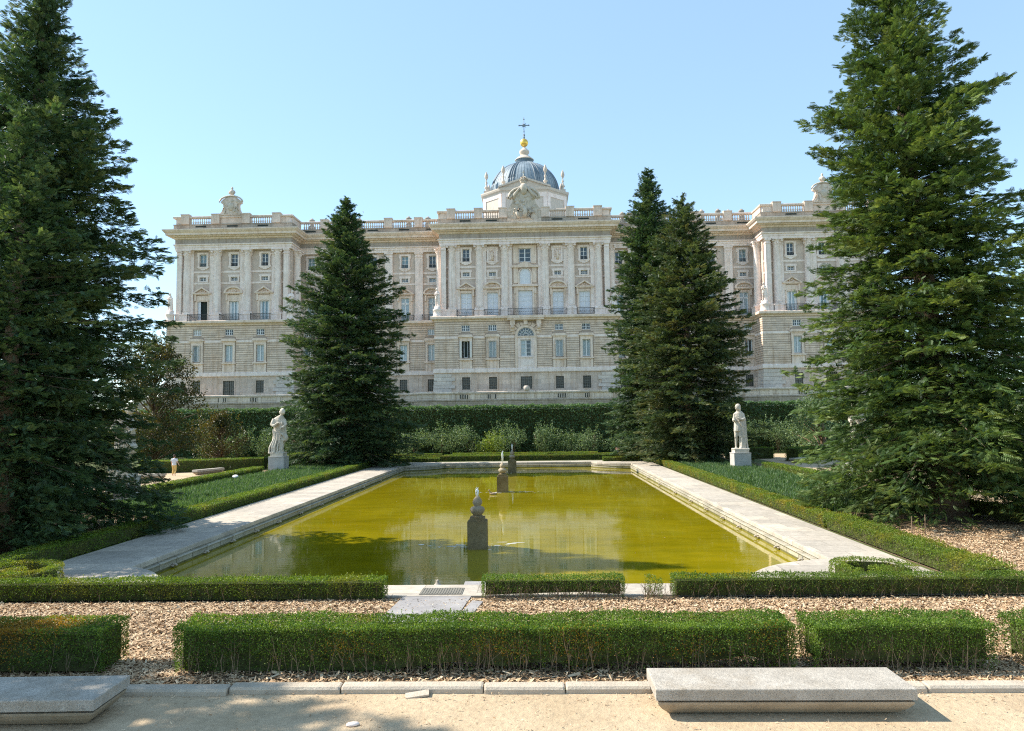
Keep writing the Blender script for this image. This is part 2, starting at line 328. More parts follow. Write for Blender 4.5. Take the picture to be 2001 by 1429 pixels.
blocks = [('pavL', -65.7, -42.3, 0., -64.6, -43.4, UW), ('wingL', -42.3, -16.45, 5., -43.4, -15.4, 6.9), ('cen', -16.45, 16.45, 0., -15.4, 15.4, UW),
          ('wingR', 16.45, 42.3, 5., 15.4, 43.4, 6.9), ('pavR', 42.3, 65.7, 0., 43.4, 64.6, UW)]
for bn, xa, xb, yl, ua, ub, yu in blocks:
    bb = [b for b in bays if xa < b[0] < xb]
    # basement
    mb = MB(); ops = []
    for x, k, _, _ in bb:
        w = 1.02 if (k == 'mid' or (k == 'pav' and abs(abs(x)-54.1) < .1)) else .72
        ops.append((x-w, x+w, 9.15 if (k == 'pav' and w > 1) else 9.75, 11.98))
    wall_face(mb, xa, xb, 0, 12.75, yl, ops, .45)
    for xe in (xa, xb):
        if bn.startswith('wing'): continue
        if (bn == 'pavL' and xe == xa) or (bn == 'pavR' and xe == xb): ye = 40
        else: ye = 5
        mb.poly([(xe,yl,0),(xe,ye,0),(xe,ye,12.75),(xe,yl,12.75)])
    part('basement_wall', mb, M['basement'])
    # rusticated storey: body as joint colour, courses proud of it
    mb = MB(); ops = []; ex = []
    for x, k, _, _ in bb:
        if k == 'mid':
            ops += [(x-.95, x+.95, 15.6, 18.6)]; ex += [(x-2.0, x+2.0, 13.4, 21.8)]
        else:
            ops += [(x-.70, x+.70, 15.5, 18.5), (x-.75, x+.75, 20.3, 21.42)]
            ex += [(x-1.28, x+1.28, 13.4, 19.66), (x-.85, x+.85, 20.2, 21.52)]
    wall_face(mb, xa, xb, 12.75, 22.2, yl, ops, .40)
    for xe in (xa, xb):
        if bn.startswith('wing'): continue
        ye = 40 if abs(xe) > 60 else 5
        mb.poly([(xe,yl,12.75),(xe,ye,12.75),(xe,ye,22.2),(xe,yl,22.2)])
    part('joint_wall', mb, M['groove'])
    mb = MB(); z = 13.5; hc = .405
    while z < 22.0:
        z1 = min(z+hc-.085, 22.2); cuts = [(max(a, xa), min(b, xb)) for (a, b, c, d) in ex if c < z1-.02 and d > z+.02]
        cuts.sort(); cur = xa-(.07 if not bn.startswith('wing') else 0)
        end = xb+(.07 if not bn.startswith('wing') else 0)
        for a, b in cuts+[(end, end)]:
            if a-cur > .05: mb.box(cur, a, yl-.07, yl+.02, z, z1)
            cur = max(cur, b)
        if not bn.startswith('wing'):
            for xe in (xa, xb):
                ye = 39.9 if abs(xe) > 60 else 4.93
                a, b = (xe-.07, xe) if xe == xa else (xe, xe+.07)
                mb.box(a, b, yl+.025, ye, z, z1)
        z += hc
    part('rusticated_courses', mb, M['rustic'])
    # upper wall
    mb = MB(); ops = []
    for x, k, _, _ in bb:
        if k == 'mid': ops += [(x-1.1, x+1.1, 33.2, 35.75), (x-1.3, x+1.3, 23.2, 27.9)]
        else:
            ops += [(x-.62, x+.62, 30.72, 31.42)]
            if not (k == 'cen' and abs(x) < 7): ops.append((x-.64, x+.64, 33.45, 35.75))
            dw, dz = (.92, 26.9) if k == 'pav' else ((.8, 27.7) if k == 'wing' else (1.0, 27.6))
            ops.append((x-dw, x+dw, 23.05, dz))
    wall_face(mb, ua, ub, 22.95, 36.5, yu, ops, .40)
    for xe in (ua, ub):
        if bn.startswith('wing'): continue
        ye = 40 if abs(xe) > 60 else 6.9
        mb.poly([(xe,yu,22.95),(xe,ye,22.95),(xe,ye,36.5),(xe,yu,36.5)])
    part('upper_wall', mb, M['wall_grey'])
    # thin string courses between the columns
    mb = MB()
    for z0, z1 in ((30.13, 30.47), (32.25, 32.6)):
        for b in [(ua+.02, ub-.02)]:
            if bn == 'cen':
                mb.box(ua+.02, -2.35, yu-.08, yu+.01, z0, z1); mb.box(2.35, ub-.02, yu-.08, yu+.01, z0, z1)
            else: mb.box(b[0], b[1], yu-.08, yu+.01, z0, z1)
    part('upper_string_course', mb, M['white_stone'])
    # quoins of the battered basement corners
    if not bn.startswith('wing'):
        for xe, sg in ((xa, 1), (xb, -1)):
            mb = MB()
            for i in range(7):
                z = 8.0+i*.665; o = .42-.05*i; w = 3.6 if i % 2 else 3.0
                x0, x1 = (xe-o, xe+w) if sg > 0 else (xe-w, xe+o)
                mb.box(min(x0,x1), max(x0,x1), yl-o, yl-.004, z, z+.61)
                a, b = (xe-o+.004, xe-.004) if sg > 0 else (xe+.004, xe+o-.004)
                mb.box(a, b, yl+.004, yl+3.1, z, z+.61)
            part('corner_quoins', mb, M['quoin'])

# swept mouldings
def moulding(name, prof, path, mat):
    mb = MB(); mb.sweep(prof, path); return part(name, mb, mat)
moulding('plinth_band', [(0,12.72),(.22,12.74),(.30,12.86),(.30,13.42),(.18,13.5),(0,13.5)], PL, M['white_stone'])
class Each:
    def box(s, *a): m = MB(); m.box(*a); part('string_course', m, M['white_stone'])
mbp = Each()
for bn, xa, xb, yl, *_ in blocks:
    cuts = sorted([(b[0]-1.3, b[0]+1.3) if b[1] != 'mid' else (-1.95, 1.95) for b in bays if xa < b[0] < xb]); cur = xa-(.1 if not bn.startswith('wing') else 0)
    for a, b in cuts+[(xb+(.1 if not bn.startswith('wing') else 0),)*2]:
        if a-cur > .05: mbp.box(cur, a, yl-.15, yl+.01, 18.97, 19.36)
        cur = b
for s in (-1, 1):
    for xe in (42.3, 16.45): 
        a, b = (xe-.12, xe) if xe > 40 else (xe, xe+.12)
        mbp.box(min(s*a, s*b), max(s*a, s*b), .02, 4.8, 18.97, 19.36)

moulding('ledge_cornice', [(0,22.05),(.15,22.1),(.22,22.3),(.55,22.42),(.75,22.55),(.78,22.9),(.7,23.0),(-1.9,23.02)], PL, M['cream_stone'])
# entablature
moulding('architrave', [(-.9,36.42),(0,36.42),(0,36.85),(.08,36.87),(.08,37.22),(.25,37.3),(.28,37.5),(-.2,37.52)], PE, M['white_stone'])
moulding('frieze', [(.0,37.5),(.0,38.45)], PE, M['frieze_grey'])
moulding('cornice', [(0,38.4),(.2,38.48),(.3,38.7),(.75,38.8),(.85,38.95),(1.25,39.0),(1.28,39.35),(1.5,39.55),(1.72,39.85),(1.72,40.02),(-.5,40.1)], PE, M['cream_stone'])
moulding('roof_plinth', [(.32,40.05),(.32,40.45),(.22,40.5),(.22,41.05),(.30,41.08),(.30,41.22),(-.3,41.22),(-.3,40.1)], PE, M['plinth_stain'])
moulding('roof_rail', [(-.28,42.32),(.26,42.32),(.34,42.42),(.34,42.66),(.26,42.72),(-.3,42.72),(-.3,42.32)], PE, M['balus'])
# slits in the roof plinth
for x, k, _, yu in bays:
    mb = MB(); mb.box(x-1.0, x+1.0, (.95 if k != 'wing' else 6.35)-.235, (.95 if k != 'wing' else 6.35)-.2, 40.62, 40.9)
    part('roof_vent', mb, M['dark_room'])

# balustrade: piers and runs
piers = [62.9, 57.2, 51.5, 45.8, 43.1, 15.7, 13.45, 8.4, 3.9]
wp = [20.3, 26.1, 32.2, 38.4]
base_prof = [(.10,0),(.13,.06),(.10,.12),(.16,.3),(.17,.42),(.09,.62),(.07,.8),(.11,.95),(.11,1.1)]
def balus_run(x0, x1, y):
    mb = MB(); n = max(1, int(round((x1-x0)/.42)))
    for i in range(n): mb.lathe(base_prof, 6, (x0+(i+.5)*(x1-x0)/n, y, 41.22))
    return mb
yF, yW = 1.0, 6.4
def pier(x, y, w=.75, d=.85): 
    mb = MB(); mb.box(-w, w, -d/2-.12, d/2, 41.2, 42.9); mb.box(-w-.06, w+.06, -d/2-.2, d/2+.06, 42.9, 43.08); return part('roof_pier', mb, M['balus'], (x, y, 0))
for s in (-1, 1):
    for x in (62.9, 57.2, 51.5, 45.8, 13.45, 8.4, 3.9): pier(s*x, yF)
    for x in wp: pier(s*x, yW)
    for a, b in ((58.0,62.1),(46.6,50.7),(9.2,12.65),(4.7,7.6)):
        x0, x1 = sorted((s*a, s*b)); part('roof_balustrade', balus_run(x0, x1, yF), M['balus'])
    for a, b in ((16.2,19.5),(21.1,25.3),(26.9,31.4),(33.0,37.6),(39.2,42.6)):
        x0, x1 = sorted((s*a, s*b)); part('roof_balustrade', balus_run(x0, x1, yW), M['balus'])
    for a, b in ((43.3,45.0),(52.3,56.4),(63.7,64.7),(14.25,15.5)):   # solid panels
        mb = MB(); x0, x1 = sorted((s*a, s*b)); mb.box(x0, x1, .82, 1.2, 41.22, 42.35); part('solid_parapet', mb, M['balus'])
    for xx in (43.1, 15.7):
        mb = MB(); x0, x1 = sorted((s*(xx-.15), s*(xx+.15))); mb.box(x0, x1, 1.2, 6.2, 41.22, 42.35); part('solid_parapet', mb, M['balus'])
    # small stone vases on the wing roofs
    for x, h in ((19.0,1.1),(22.8,1.2),(34.4,1.3),(37.6,1.4),(39.4,1.1),(42.0,1.2)):
        mb = MB(); mb.lathe([(.42,0),(.42,.3),(.28,.35),(.3,.6),(.55,.9),(.6,1.05),(.35,1.15),(.2,1.35)], 10, (0,0,0)); mb.box(-.5,.5,-.5,.5,-2.0,.02)
        o = part('roof_vase', mb, M['plinth_stain'], (s*x, yW+3.0+random.random(), 42.75)); o.scale = (1, 1, h)
# roof slab
mb = MB(); pts = [(x, y, 40.08) for x, y in PE]; mb.poly(pts[::-1])
mb.box(-64.9, 64.9, 40, 40.4, 0, 41.2); part('roof', mb, M['lead'])

# ---- columns, pilasters
def column_parts(x, y, r=.74):
    mb = MB(); mb.lathe([(r+.02,24.9),(r,25.1),(r,29.),(r*.96,32.),(r*.86,35.2),(r*.92,35.28)], 32, (0,0,0), True, 0, .055)
    c = part('column', mb, M['white_stone'], (x, y, 0))
    mb = MB(); mb.lathe([(r*.86,35.25),(r*.95,35.3),(r*.9,35.4),(r*1.0,35.8),(r*1.12,36.1),(r*1.3,36.22)], 20)
    mb.box(-r*1.35, r*1.35, -r*1.35, r*1.35, 36.23, 36.44)
    for i in range(4):
        a = pi/4+i*pi/2; mb.lathe([(.05,-.2),(.2,-.14),(.24,0),(.2,.14),(.05,.2)], 8, (cos(a)*r*1.45, sin(a)*r*1.45, 36.02))
    for i in range(8):
        a = i*pi/4; mb.lathe([(.02,-.22),(.13,-.1),(.15,.12),(.03,.22)], 6, (cos(a)*r*1.0, sin(a)*r*1.0, 35.65))
    link('capital', mb.mesh('capital', M['white_stone']), c, label=None)
    mb = MB(); mb.lathe([(r*1.38,24.42),(r*1.4,24.56),(r*1.2,24.62),(r*1.15,24.68),(r*1.28,24.8),(r*1.05,24.9)], 24)
    mb.box(-r*1.4, r*1.4, -r*1.4, r*1.4, 24.3, 24.42); link('base', mb.mesh('base', M['white_stone']), c)
    mb = MB(); mb.box(-r*1.3, r*1.3, -r*1.3, r*1.35, 23.02, 24.22); mb.box(-r*1.42, r*1.42, -r*1.42, r*1.42, 24.2, 24.302); mb.box(-r*1.4, r*1.4, -r*1.4, r*1.42, 23.02, 23.2)
    link('pedestal', mb.mesh('pedestal', M['white_stone']), c)
    return c
proto_col = None
def copy_tree(o, parent, loc, label=None):
    c = o.copy(); COL.objects.link(c); c.parent = parent; c.location = loc
    for ch in o.children:
        d = ch.copy(); COL.objects.link(d); d.parent = c
        for g in ch.children:
            e = g.copy(); COL.objects.link(e); e.parent = d
    return c
cols = [(s*x, 1.75) for s in (-1, 1) for x in (62.9, 57.2, 51.5, 45.8, 13.45, 8.4, 3.7)]
cols += [(s*x, 3.8) for s in (-1,1) for x in (42.9,)]+[(s*15.9, 3.8) for s in (-1,1)]
for x, y in cols:
    if proto_col is None: proto_col = column_parts(x, y)
    else: copy_tree(proto_col, palace, (x, y, 0))
def pilaster(w=.72, d=.35):
    mb = MB(); mb.box(-w, w, -d, .02, 24.5, 35.5)
    p = MB(); p.box(-w-.06, w+.06, -d-.1, .02, 35.5, 35.65); p.box(-w, w, -d, .02, 35.65, 36.1); p.box(-w-.12, w+.12, -d-.18, .02, 36.1, 36.44)
    q = MB(); q.box(-w-.12, w+.12, -d-.14, .02, 24.2, 24.5); q.box(-w-.1, w+.1, -d-.12, .02, 23.02, 24.2)
    return mb, p, q
def add_pil(x, y, w=.72, d=.35):
    a, b, c = pilaster(w, d); o = part('pilaster', a, M['white_stone'], (x, y, 0)); link('capital', b.mesh('capital', M['white_stone']), o); link('base', c.mesh('base', M['white_stone']), o); return o
pw = add_pil(-20.3, 6.9)
for s in (-1, 1):
    for x in (20.3, 26.1, 32.2, 38.4):
        if s*x != -20.3: copy_tree(pw, palace, (s*x, 6.9, 0))
pf = add_pil(-14.95, UW, .45, 1.0)
for x in (14.95, -44.1, 44.1, -64.1, 64.1): copy_tree(pf, palace, (x, UW, 0))
pb = add_pil(-57.75, UW, .9, .3)            # the flat pilasters that show behind the round columns
for s in (-1, 1):
    for x in (62.6, 57.75, 52.05, 46.1, 12.9, 8.0, 3.3):
        if s*x != -57.75: copy_tree(pb, palace, (s*x, UW, 0))

# ---- windows (each a part with its frame, glass, shutters as sub-parts)
def casement(w, h, nx, nz, fr=.10, bar=.07, y=0., dbl=True, z0=0.):
    """white frame centred on x=0, from z0 up"""
    mb = MB(); d = .08
    mb.box(-w/2, -w/2+fr, y, y+d, z0, z0+h); mb.box(w/2-fr, w/2, y, y+d, z0, z0+h)
    mb.box(-w/2+fr, w/2-fr, y, y+d, z0, z0+fr); mb.box(-w/2+fr, w/2-fr, y, y+d, z0+h-fr, z0+h)
    if dbl: mb.box(-fr*.8, fr*.8, y-.01, y+d, z0+fr, z0+h-fr)
    for i in range(1, nx):
        x = -w/2+w*i/nx
        if abs(x) < .05: continue
        mb.box(x-bar/2, x+bar/2, y+.01, y+d-.01, z0+fr, z0+h-fr)
    for k in range(1, nz):
        z = z0+h*k/nz; mb.box(-w/2+fr, w/2-fr, y+.014, y+d-.014, z-bar/2, z+bar/2)
    return mb
def pane(w, h, y, z0=0.): mb = MB(); mb.box(-w/2, w/2, y, y+.03, z0, z0+h); return mb
cache = {}
def cmesh(key, fn, mat):
    k = (key, mat.name)
    if k not in cache: cache[k] = fn().mesh(key.split('|')[0], mat)
    return cache[k]
def sub(name, key, fn, mat, parent, loc=(0,0,0)): return link(name, cmesh(name+'|'+key, fn, mat), parent, loc)

def ground_surround():
    mb = MB()
    for s in (-1, 1):
        x0, x1 = sorted((s*.72, s*1.12)); mb.box(x0, x1, -.2, .02, 15.3, 18.95)
        x0, x1 = sorted((s*.72, s*1.15)); mb.box(x0, x1, -.18, .02, 13.5, 14.9)
    mb.box(-.72, .72, -.2, .02, 18.5, 18.95); mb.box(-1.2, 1.2, -.24, .02, 18.95, 19.2)
    mb.prism([(-1.3,19.2),(1.3,19.2),(1.45,19.3),(1.1,19.66),(-1.1,19.66),(-1.45,19.3)], -.5, .01)
    mb.box(-1.3, 1.3, -.42, .02, 15.05, 15.3); mb.box(-1.12, 1.12, -.2, .018, 14.9, 15.05)
    mb.box(-.72, .72, -.06, .02, 13.52, 14.9)
    return mb
def shutter_leaf():
    mb = MB(); mb.box(0, .08, -.62, 0, 15.5, 18.45)
    for i in range(3):
        mb.box(-.012, .092, -.54, -.08, 15.65+i*.94, 16.45+i*.94)
    return mb
def shutter_flat():
    mb = MB(); mb.box(-.19, .19, -.3, -.22, 15.5, 18.45)
    for i in range(3): mb.box(-.13, .13, -.315, -.299, 15.65+i*.94, 16.45+i*.94)
    return mb
def door_surround(kind, wd, top, seg):
    def f():
        mb = MB()
        ow = 1.42
        for s in (-1, 1):
            x0, x1 = sorted((s*wd, s*(wd+.3))); mb.box(x0, x1, -.16, .02, 23.02, top)
            x0, x1 = sorted((s*(wd+.3), s*ow)); mb.box(x0, x1, -.07, .02, 23.02, top)
            x0, x1 = sorted((s*(ow-.28), s*(ow+.05))); mb.box(x0, x1, -.34, .02, 27.0, 28.15)   # consoles
        mb.box(-ow+.28, ow-.28, -.16, .02, top, 28.0); mb.box(-wd*.7, wd*.7, -.22, -.15, top+.25, 27.8) if top < 27.2 else None
        mb.box(-1.55, 1.55, -.42, .02, 28.15, 28.3)
        if seg:
            n = 12; out = [(1.75*cos(pi*i/n), 28.48+1.15*sin(pi*i/n)) for i in range(n+1)]; inn = [(1.42*cos(pi*i/n), 28.5+.85*sin(pi*i/n)) for i in range(n+1)]
        else:
            out = [(1.75,28.48),(0,29.6),(-1.75,28.48)]; inn = [(1.3,28.5),(0,29.3),(-1.3,28.5)]
        mb.box(-1.75, 1.75, -.6, .02, 28.3, 28.48)
        for i in range(len(out)-1):
            mb.prism([inn[i], out[i], out[i+1], inn[i+1]][::-1], -.6, .02)
        mb.prism([(x*.98, z) for x, z in inn], -.12, .01)
        # carved ornament in the tympanum
        for sx in (-.38, 0, .38): mb.lathe([(.02,-.12),(.2,-.05),(.2,.08),(.02,.2)], 8, (sx, -.14, 28.75+.12*(sx == 0)))
        return mb
    return f
def attic_surround():
    mb = MB()
    for s in (-1, 1):
        x0, x1 = sorted((s*.66, s*.98)); mb.box(x0, x1, -.18, .02, 33.2, 36.1)
        x0, x1 = sorted((s*.98, s*1.15)); mb.box(x0, x1, -.12, .02, 35.3, 36.1); mb.box(x0, x1, -.12, .02, 33.2, 33.6)
    mb.box(-.66, .66, -.18, .02, 35.76, 36.1); mb.box(-.66, .66, -.18, .02, 33.2, 33.44)
    mb.prism([(-.95,33.2),(-.75,33.0),(-.45,32.95),(-.25,32.78),(.25,32.78),(.45,32.95),(.75,33.0),(.95,33.2)], -.14, .01)
    return mb
def mezz_surround():
    mb = MB()
    for s in (-1, 1):
        x0, x1 = sorted((s*.64, s*.95)); mb.box(x0, x1, -.14, .02, 30.5, 31.85)
        x0, x1 = sorted((s*.95, s*1.12)); mb.box(x0, x1, -.1, .02, 31.45, 31.85)
    mb.box(-.64, .64, -.14, .02, 31.44, 31.85); mb.box(-.64, .64, -.14, .02, 30.5, 30.7); return mb
def railing(w, out):
    def f():
        mb = MB()
        for z in (23.08, 24.16): mb.box(-w, w, -out, -out+.07, z, z+.08)
        for s in (-1, 1):
            x0, x1 = sorted((s*w, s*(w-.07)))
            for z in (23.1, 24.14): mb.box(x0, x1, -out+.075, 0, z, z+.06)
            mb.box(x0-.01, x1+.01, -out-.01, -out+.08, 23.02, 24.3)
        n = int(2*w/.19)
        for i in range(1, n): x = -w+2*w*i/n; mb.box(x-.022, x+.022, -out+.015, -out+.055, 23.16, 24.16)
        for i in range(1, n, 2): x = -w+2*w*i/n; mb.box(x-.06, x+.06, -out+.01, -out+.06, 23.55, 23.7)
        return mb
    return f
def grille(w, h, z0, y, nx, nz):
    def f():
        mb = MB()
        for i in range(nx+1): x = -w/2+w*i/nx; mb.box(x-.025, x+.025, y, y+.05, z0, z0+h)
        for k in range(nz+1): z = z0+h*k/nz; mb.box(-w/2, w/2, y+.003, y+.047, z-.025, z+.025)
        return mb
    return f

gl = M['glass_dark'], M['glass_curtain'], M['glass_blue']
for i, (x, k, yl, yu) in enumerate(bays):
    r = random.Random(int(x*10)+999)
    # basement
    big = k == 'mid' or (k == 'pav' and abs(abs(x)-54.1) < .1)
    w = 2.04 if big else 1.44; z0 = 9.15 if (k == 'pav' and big) else 9.75; h = 11.98-z0
    mb = MB(); mb.box(-w/2-.2, -w/2, -.05, .02, z0-.1, 12.18); mb.box(w/2, w/2+.2, -.05, .02, z0-.1, 12.18); mb.box(-w/2, w/2, -.05, .02, 11.98, 12.18)
    o = part('basement_window', mb, M['basement'], (x, yl, 0))
    sub('glass', 'b%.1f%.1f' % (w, z0), lambda: pane(w, h, .3, z0), M['glass_grille'], o)
    sub('frame', 'b%.1f%.1f' % (w, z0), lambda: casement(w, h, 2, 3, .1, .06, .2, True, z0), M['brown_wood'], o)
    sub('grille', 'b%.1f%.1f' % (w, z0), grille(w, h, z0, .06, 6 if big else 4, 5), M['bronze_iron'], o)
    if k == 'mid': continue
    # ground-floor window
    o = link('ground_window', cmesh('ground_window|a', ground_surround, M['cream_stone']), palace, (x, yl, 0))
    st = r.choice('ccdos'); 
    if abs(x+10.85) < .1: st = 'open'
    if abs(x+6) < .1 or abs(x-6) < .1: st = 's'
    if abs(x-10.85) < .1 or abs(x+54.1) < .1: st = 'c'
    if abs(x+60) < .1: st = 's'
    if st == 'open':
        sub('glass', 'gopen', lambda: pane(1.38, 3.0, .38, 15.5), M['dark_room'], o)  # open window, no glass: dark sheet with the room's shade in its colour
    else:
        sub('glass', 'g', lambda: pane(1.38, 3.0, .3, 15.5), {'c': M['glass_curtain'], 'd': M['glass_dark'], 'o': M['glass_blue'], 's': M['glass_curtain']}[st], o)
    sub('frame', 'g'+('o' if st == 'open' else ''), (lambda: casement(.75, 3.0, 1, 1, .08, .06, .2, False, 15.5)) if st == 'open' else (lambda: casement(1.38, 3.0, 2, 1, .11, .07, .2, True, 15.5)), M['white_paint'], o)
    if st in 'open' and len(st) > 1:
        sub('shutter', 'flat', shutter_flat, M['shutter'], o, (-.92, -.02, 0)); sub('shutter', 'flat', shutter_flat, M['shutter'], o, (.92, -.02, 0))
    elif st == 's' or st == 'o':
        sub('shutter', 'leaf', shutter_leaf, M['shutter'], o, (-.66, -.05, 0)); sub('shutter', 'leaf', shutter_leaf, M['shutter'], o, (.58, -.05, 0))
    # lower mezzanine
    walled = abs(x+23.05) < .1
    mb = MB(); mb.box(-.85, -.75, -.03, .02, 20.2, 21.52); mb.box(.75, .85, -.03, .02, 20.2, 21.52); mb.box(-.75, .75, -.03, .02, 21.42, 21.52); mb.box(-.75, .75, -.03, .02, 20.2, 20.3)
    o = part('small_window', mb, M['rustic'], (x, yl, 0))
    if walled: sub('blocked_panel', 'm', lambda: pane(1.5, 1.12, .1, 20.3), M['wall_grey'], o)
    else:
        closed = abs(x+60) < .1
        sub('glass', 'm', lambda: pane(1.46, 1.1, .28, 20.31), M['shutter'] if closed else (M['glass_dark'] if r.random() < .75 else M['glass_curtain']), o)
        sub('frame', 'm', lambda: casement(1.5, 1.12, 4, 2, .1, .07, .14, True, 20.3), M['white_paint'], o)
    # balcony door of the main storey
    seg = (k == 'pav' and abs(abs(x)-54.1) < .1) or (k == 'wing' and abs(x) in (17.75, 29.1, 41.1)) or (k == 'cen' and abs(x) < 7)
    dw, dz = (.92, 26.9) if k == 'pav' else ((.8, 27.7) if k == 'wing' else (1.0, 27.6))
    o = link('balcony_door', cmesh('balcony_door|%s%s' % (k, seg), door_surround(k, dw, dz, seg), M['cream_stone']), palace, (x, yu, 0))
    if abs(x+60) < .1:
        sub('glass', 'dopen', lambda: pane(2*dw, dz-23.05, .38, 23.05), M['dark_room'], o)  # open doorway, no glass: the unlit room is put into a dark sheet
        mb = MB(); mb.box(-.92, -.4, .1, .15, 23.05, 26.88); link('door_leaf', mb.mesh('door_leaf', M['blind']), o)
    elif k == 'cen':
        sub('blind', 'cen', lambda: pane(2*dw, dz-23.05, .2, 23.05), M['blind'], o)
        sub('frame', 'dc', lambda: casement(2*dw, dz-23.05, 2 if abs(x) > 7 else 1, 5, .1, .05, .12, abs(x) > 7, 23.05), M['white_paint'], o)
    else:
        sub('glass', 'd'+k, lambda: pane(2*dw, dz-23.05, .32, 23.05), r.choice([gl[1], gl[1], gl[2]]), o)
        if k == 'wing':
            sub('frame', 'dw', lambda: (lambda m: (m.box(-dw+.1, dw-.1, .19, .3, 26.45, 26.75), m)[1])(casement(2*dw, dz-23.05, 2, 1, .12, .08, .2, True, 23.05)), M['white_paint'], o)
        else:
            sub('frame', 'dp', lambda: (lambda m: (m.box(-dw+.12, -dw+.42, .2, .28, 23.15, 26.8), m.box(dw-.42, dw-.12, .2, .28, 23.15, 26.8), m)[2])(casement(2*dw, dz-23.05, 2, 1, .12, .08, .18, True, 23.05)), M['white_paint'], o)
    wr = 1.85 if k != 'cen' else (1.5 if abs(x) < 7 else 1.6)
    out = 2.25 if k != 'wing' else 1.5
    link('balcony_railing', cmesh('balcony_railing|%.2f%.1f' % (wr, out), railing(wr, out), M['iron']), palace, (x, yu, 0))
    # upper mezzanine
    o = link('mezzanine_window', cmesh('mezzanine_window|a', mezz_surround, M['white_stone']), palace, (x, yu, 0))
    sub('glass', 'u', lambda: pane(1.22, .7, .28, 30.72), r.choice([gl[0], gl[0], gl[2], gl[1]]), o)
    sub('frame', 'u', lambda: casement(1.24, .7, 4, 2, .07, .05, .2, True, 30.72), M['white_paint'], o)
    # attic
    if k == 'cen' and abs(x) < 7:
        mb = attic_surround(); mb.box(-.66, .66, -.05, .02, 33.44, 35.76)
        o = part('relief_panel', mb, M['white_stone'], (x, yu, 0))
        q = MB(); rr = random.Random(5+int(x))
        q.tube([(0,-.12,33.6),(.08,-.2,34.2),(-.05,-.22,34.8),(.02,-.2,35.25)], [.25,.2,.26,.12], 7); q.lathe([(.02,-.17),(.16,0),(.02,.17)], 8, (.03,-.22,35.45))
        for _ in range(9): a = rr.uniform(-.5,.5); q.lathe([(.02,-.15),(.14,0),(.02,.15)], 6, (a, -.1, rr.uniform(33.6,35.5)))
        link('figure_relief', q.mesh('figure_relief', M['cream_stone']), o)
    else:
        o = link('attic_window', cmesh('attic_window|a', attic_surround, M['white_stone']), palace, (x, yu, 0))
        sub('glass', 'a', lambda: pane(1.26, 2.3, .3, 33.45), r.choice([gl[0], gl[0], gl[2]]), o)
        sub('frame', 'a', lambda: casement(1.28, 2.3, 2, 3, .08, .06, .2, True, 33.45), M['white_paint'], o)
        sub('small_rail', 'a', grille(1.26, .55, 33.5, -.05, 7, 1), M['iron'], o)

# ---- middle bay
mb = MB()
for s in (-1, 1):                                  # tall white surround of the blind window over the middle door
    x0, x1 = sorted((s*1.35, s*1.65)); mb.box(x0, x1, -.3, .02, 23.02, 28.6)
    x0, x1 = sorted((s*1.65, s*2.0)); mb.box(x0, x1, -.12, .02, 23.02, 28.9)
    x0, x1 = sorted((s*1.3, s*2.1)); mb.box(x0, x1, -.2, .02, 29.3, 32.1)
    x0, x1 = sorted((s*1.45, s*2.05)); mb.box(x0, x1, -.26, .02, 27.3, 28.3)
    x0, x1 = sorted((s*1.15, s*2.1)); mb.box(x0, x1, -.14, .02, 32.9, 36.3)
mb.box(-1.35, 1.35, -.2, .02, 27.9, 28.6); mb.box(-2.4, 2.4, -.55, .02, 28.6, 28.85); mb.box(-2.2, 2.2, -.4, .02, 28.85, 29.05)
mb.box(-2.5, 2.5, -.5, .02, 32.1, 32.35); mb.box(-1.15, 1.15, -.14, .02, 35.76, 36.3)
mb.prism([(2.5,32.35),(2.35,32.5),(1.5,32.5),(0,33.25),(-1.5,32.5),(-2.35,32.5),(-2.5,32.35)], -.5, .01)
n = 14; arc = [(1.02*cos(pi*i/n), 31.05+.95*sin(pi*i/n)) for i in range(n+1)]; aro = [(1.28*cos(pi*i/n), 31.05+1.02*sin(pi*i/n)) for i in range(n+1)]
for i in range(n): mb.prism([arc[i], arc[i+1], aro[i+1], aro[i]], -.3, .01)
for s in (-1, 1): x0, x1 = sorted((s*1.02, s*1.28)); mb.box(x0, x1, -.3, .01, 29.06, 31.05)
o = part('middle_window', mb, M['cream_stone'], (0, UW, 0))
q = MB(); q.prism([(-1.0,29.1),(1.0,29.1),(1.0,31.05)]+[(1.0*cos(pi*i/n), 31.05+.93*sin(pi*i/n)) for i in range(1, n)]+[(-1.0,31.05)], -.06, 0); link('blind_arch_panel', q.mesh('blind_arch_panel', M['blind']), o)
link('blind', pane(2.6, 4.7, .2, 23.2).mesh('blind', M['blind']), o); link('frame', casement(2.6, 4.7, 1, 5, .1, .06, .12, False, 23.2).mesh('frame', M['white_paint']), o)
o2 = part('middle_attic_window', MB(), M['white_stone'], (0, UW, 0))
link('glass', pane(2.16, 2.5, .3, 33.22).mesh('glass', gl[0]), o2); link('frame', casement(2.2, 2.55, 2, 3, .12, .08, .2, True, 33.2).mesh('frame', M['white_paint']), o2)
link('balcony_railing', railing(3.15, 2.9)().mesh('balcony_railing', M['iron']), palace, (0, UW, 0))
mb = MB(); mb.box(-3.4, 3.4, -1.15, -.5, 22.45, 22.9); mb.box(-3.3, 3.3, -1.0, -.5, 22.15, 22.45)
for s in (-1, 1):
    x0, x1 = sorted((s*2.0, s*2.75)); mb.prism([(x0,20.2),(x1,20.2),(x1,22.15),(x0,22.15)], -.35, -.004); mb.box(x0-.05, x1+.05, -.75, -.35, 21.2, 22.15); mb.lathe([(.3,-.32),(.34,0),(.3,.32)], 10, ((x0+x1)/2, -.5, 20.9))
mb.box(-.35, .35, -.5, -.08, 21.3, 22.15)
part('balcony_slab', mb, M['cream_stone'])
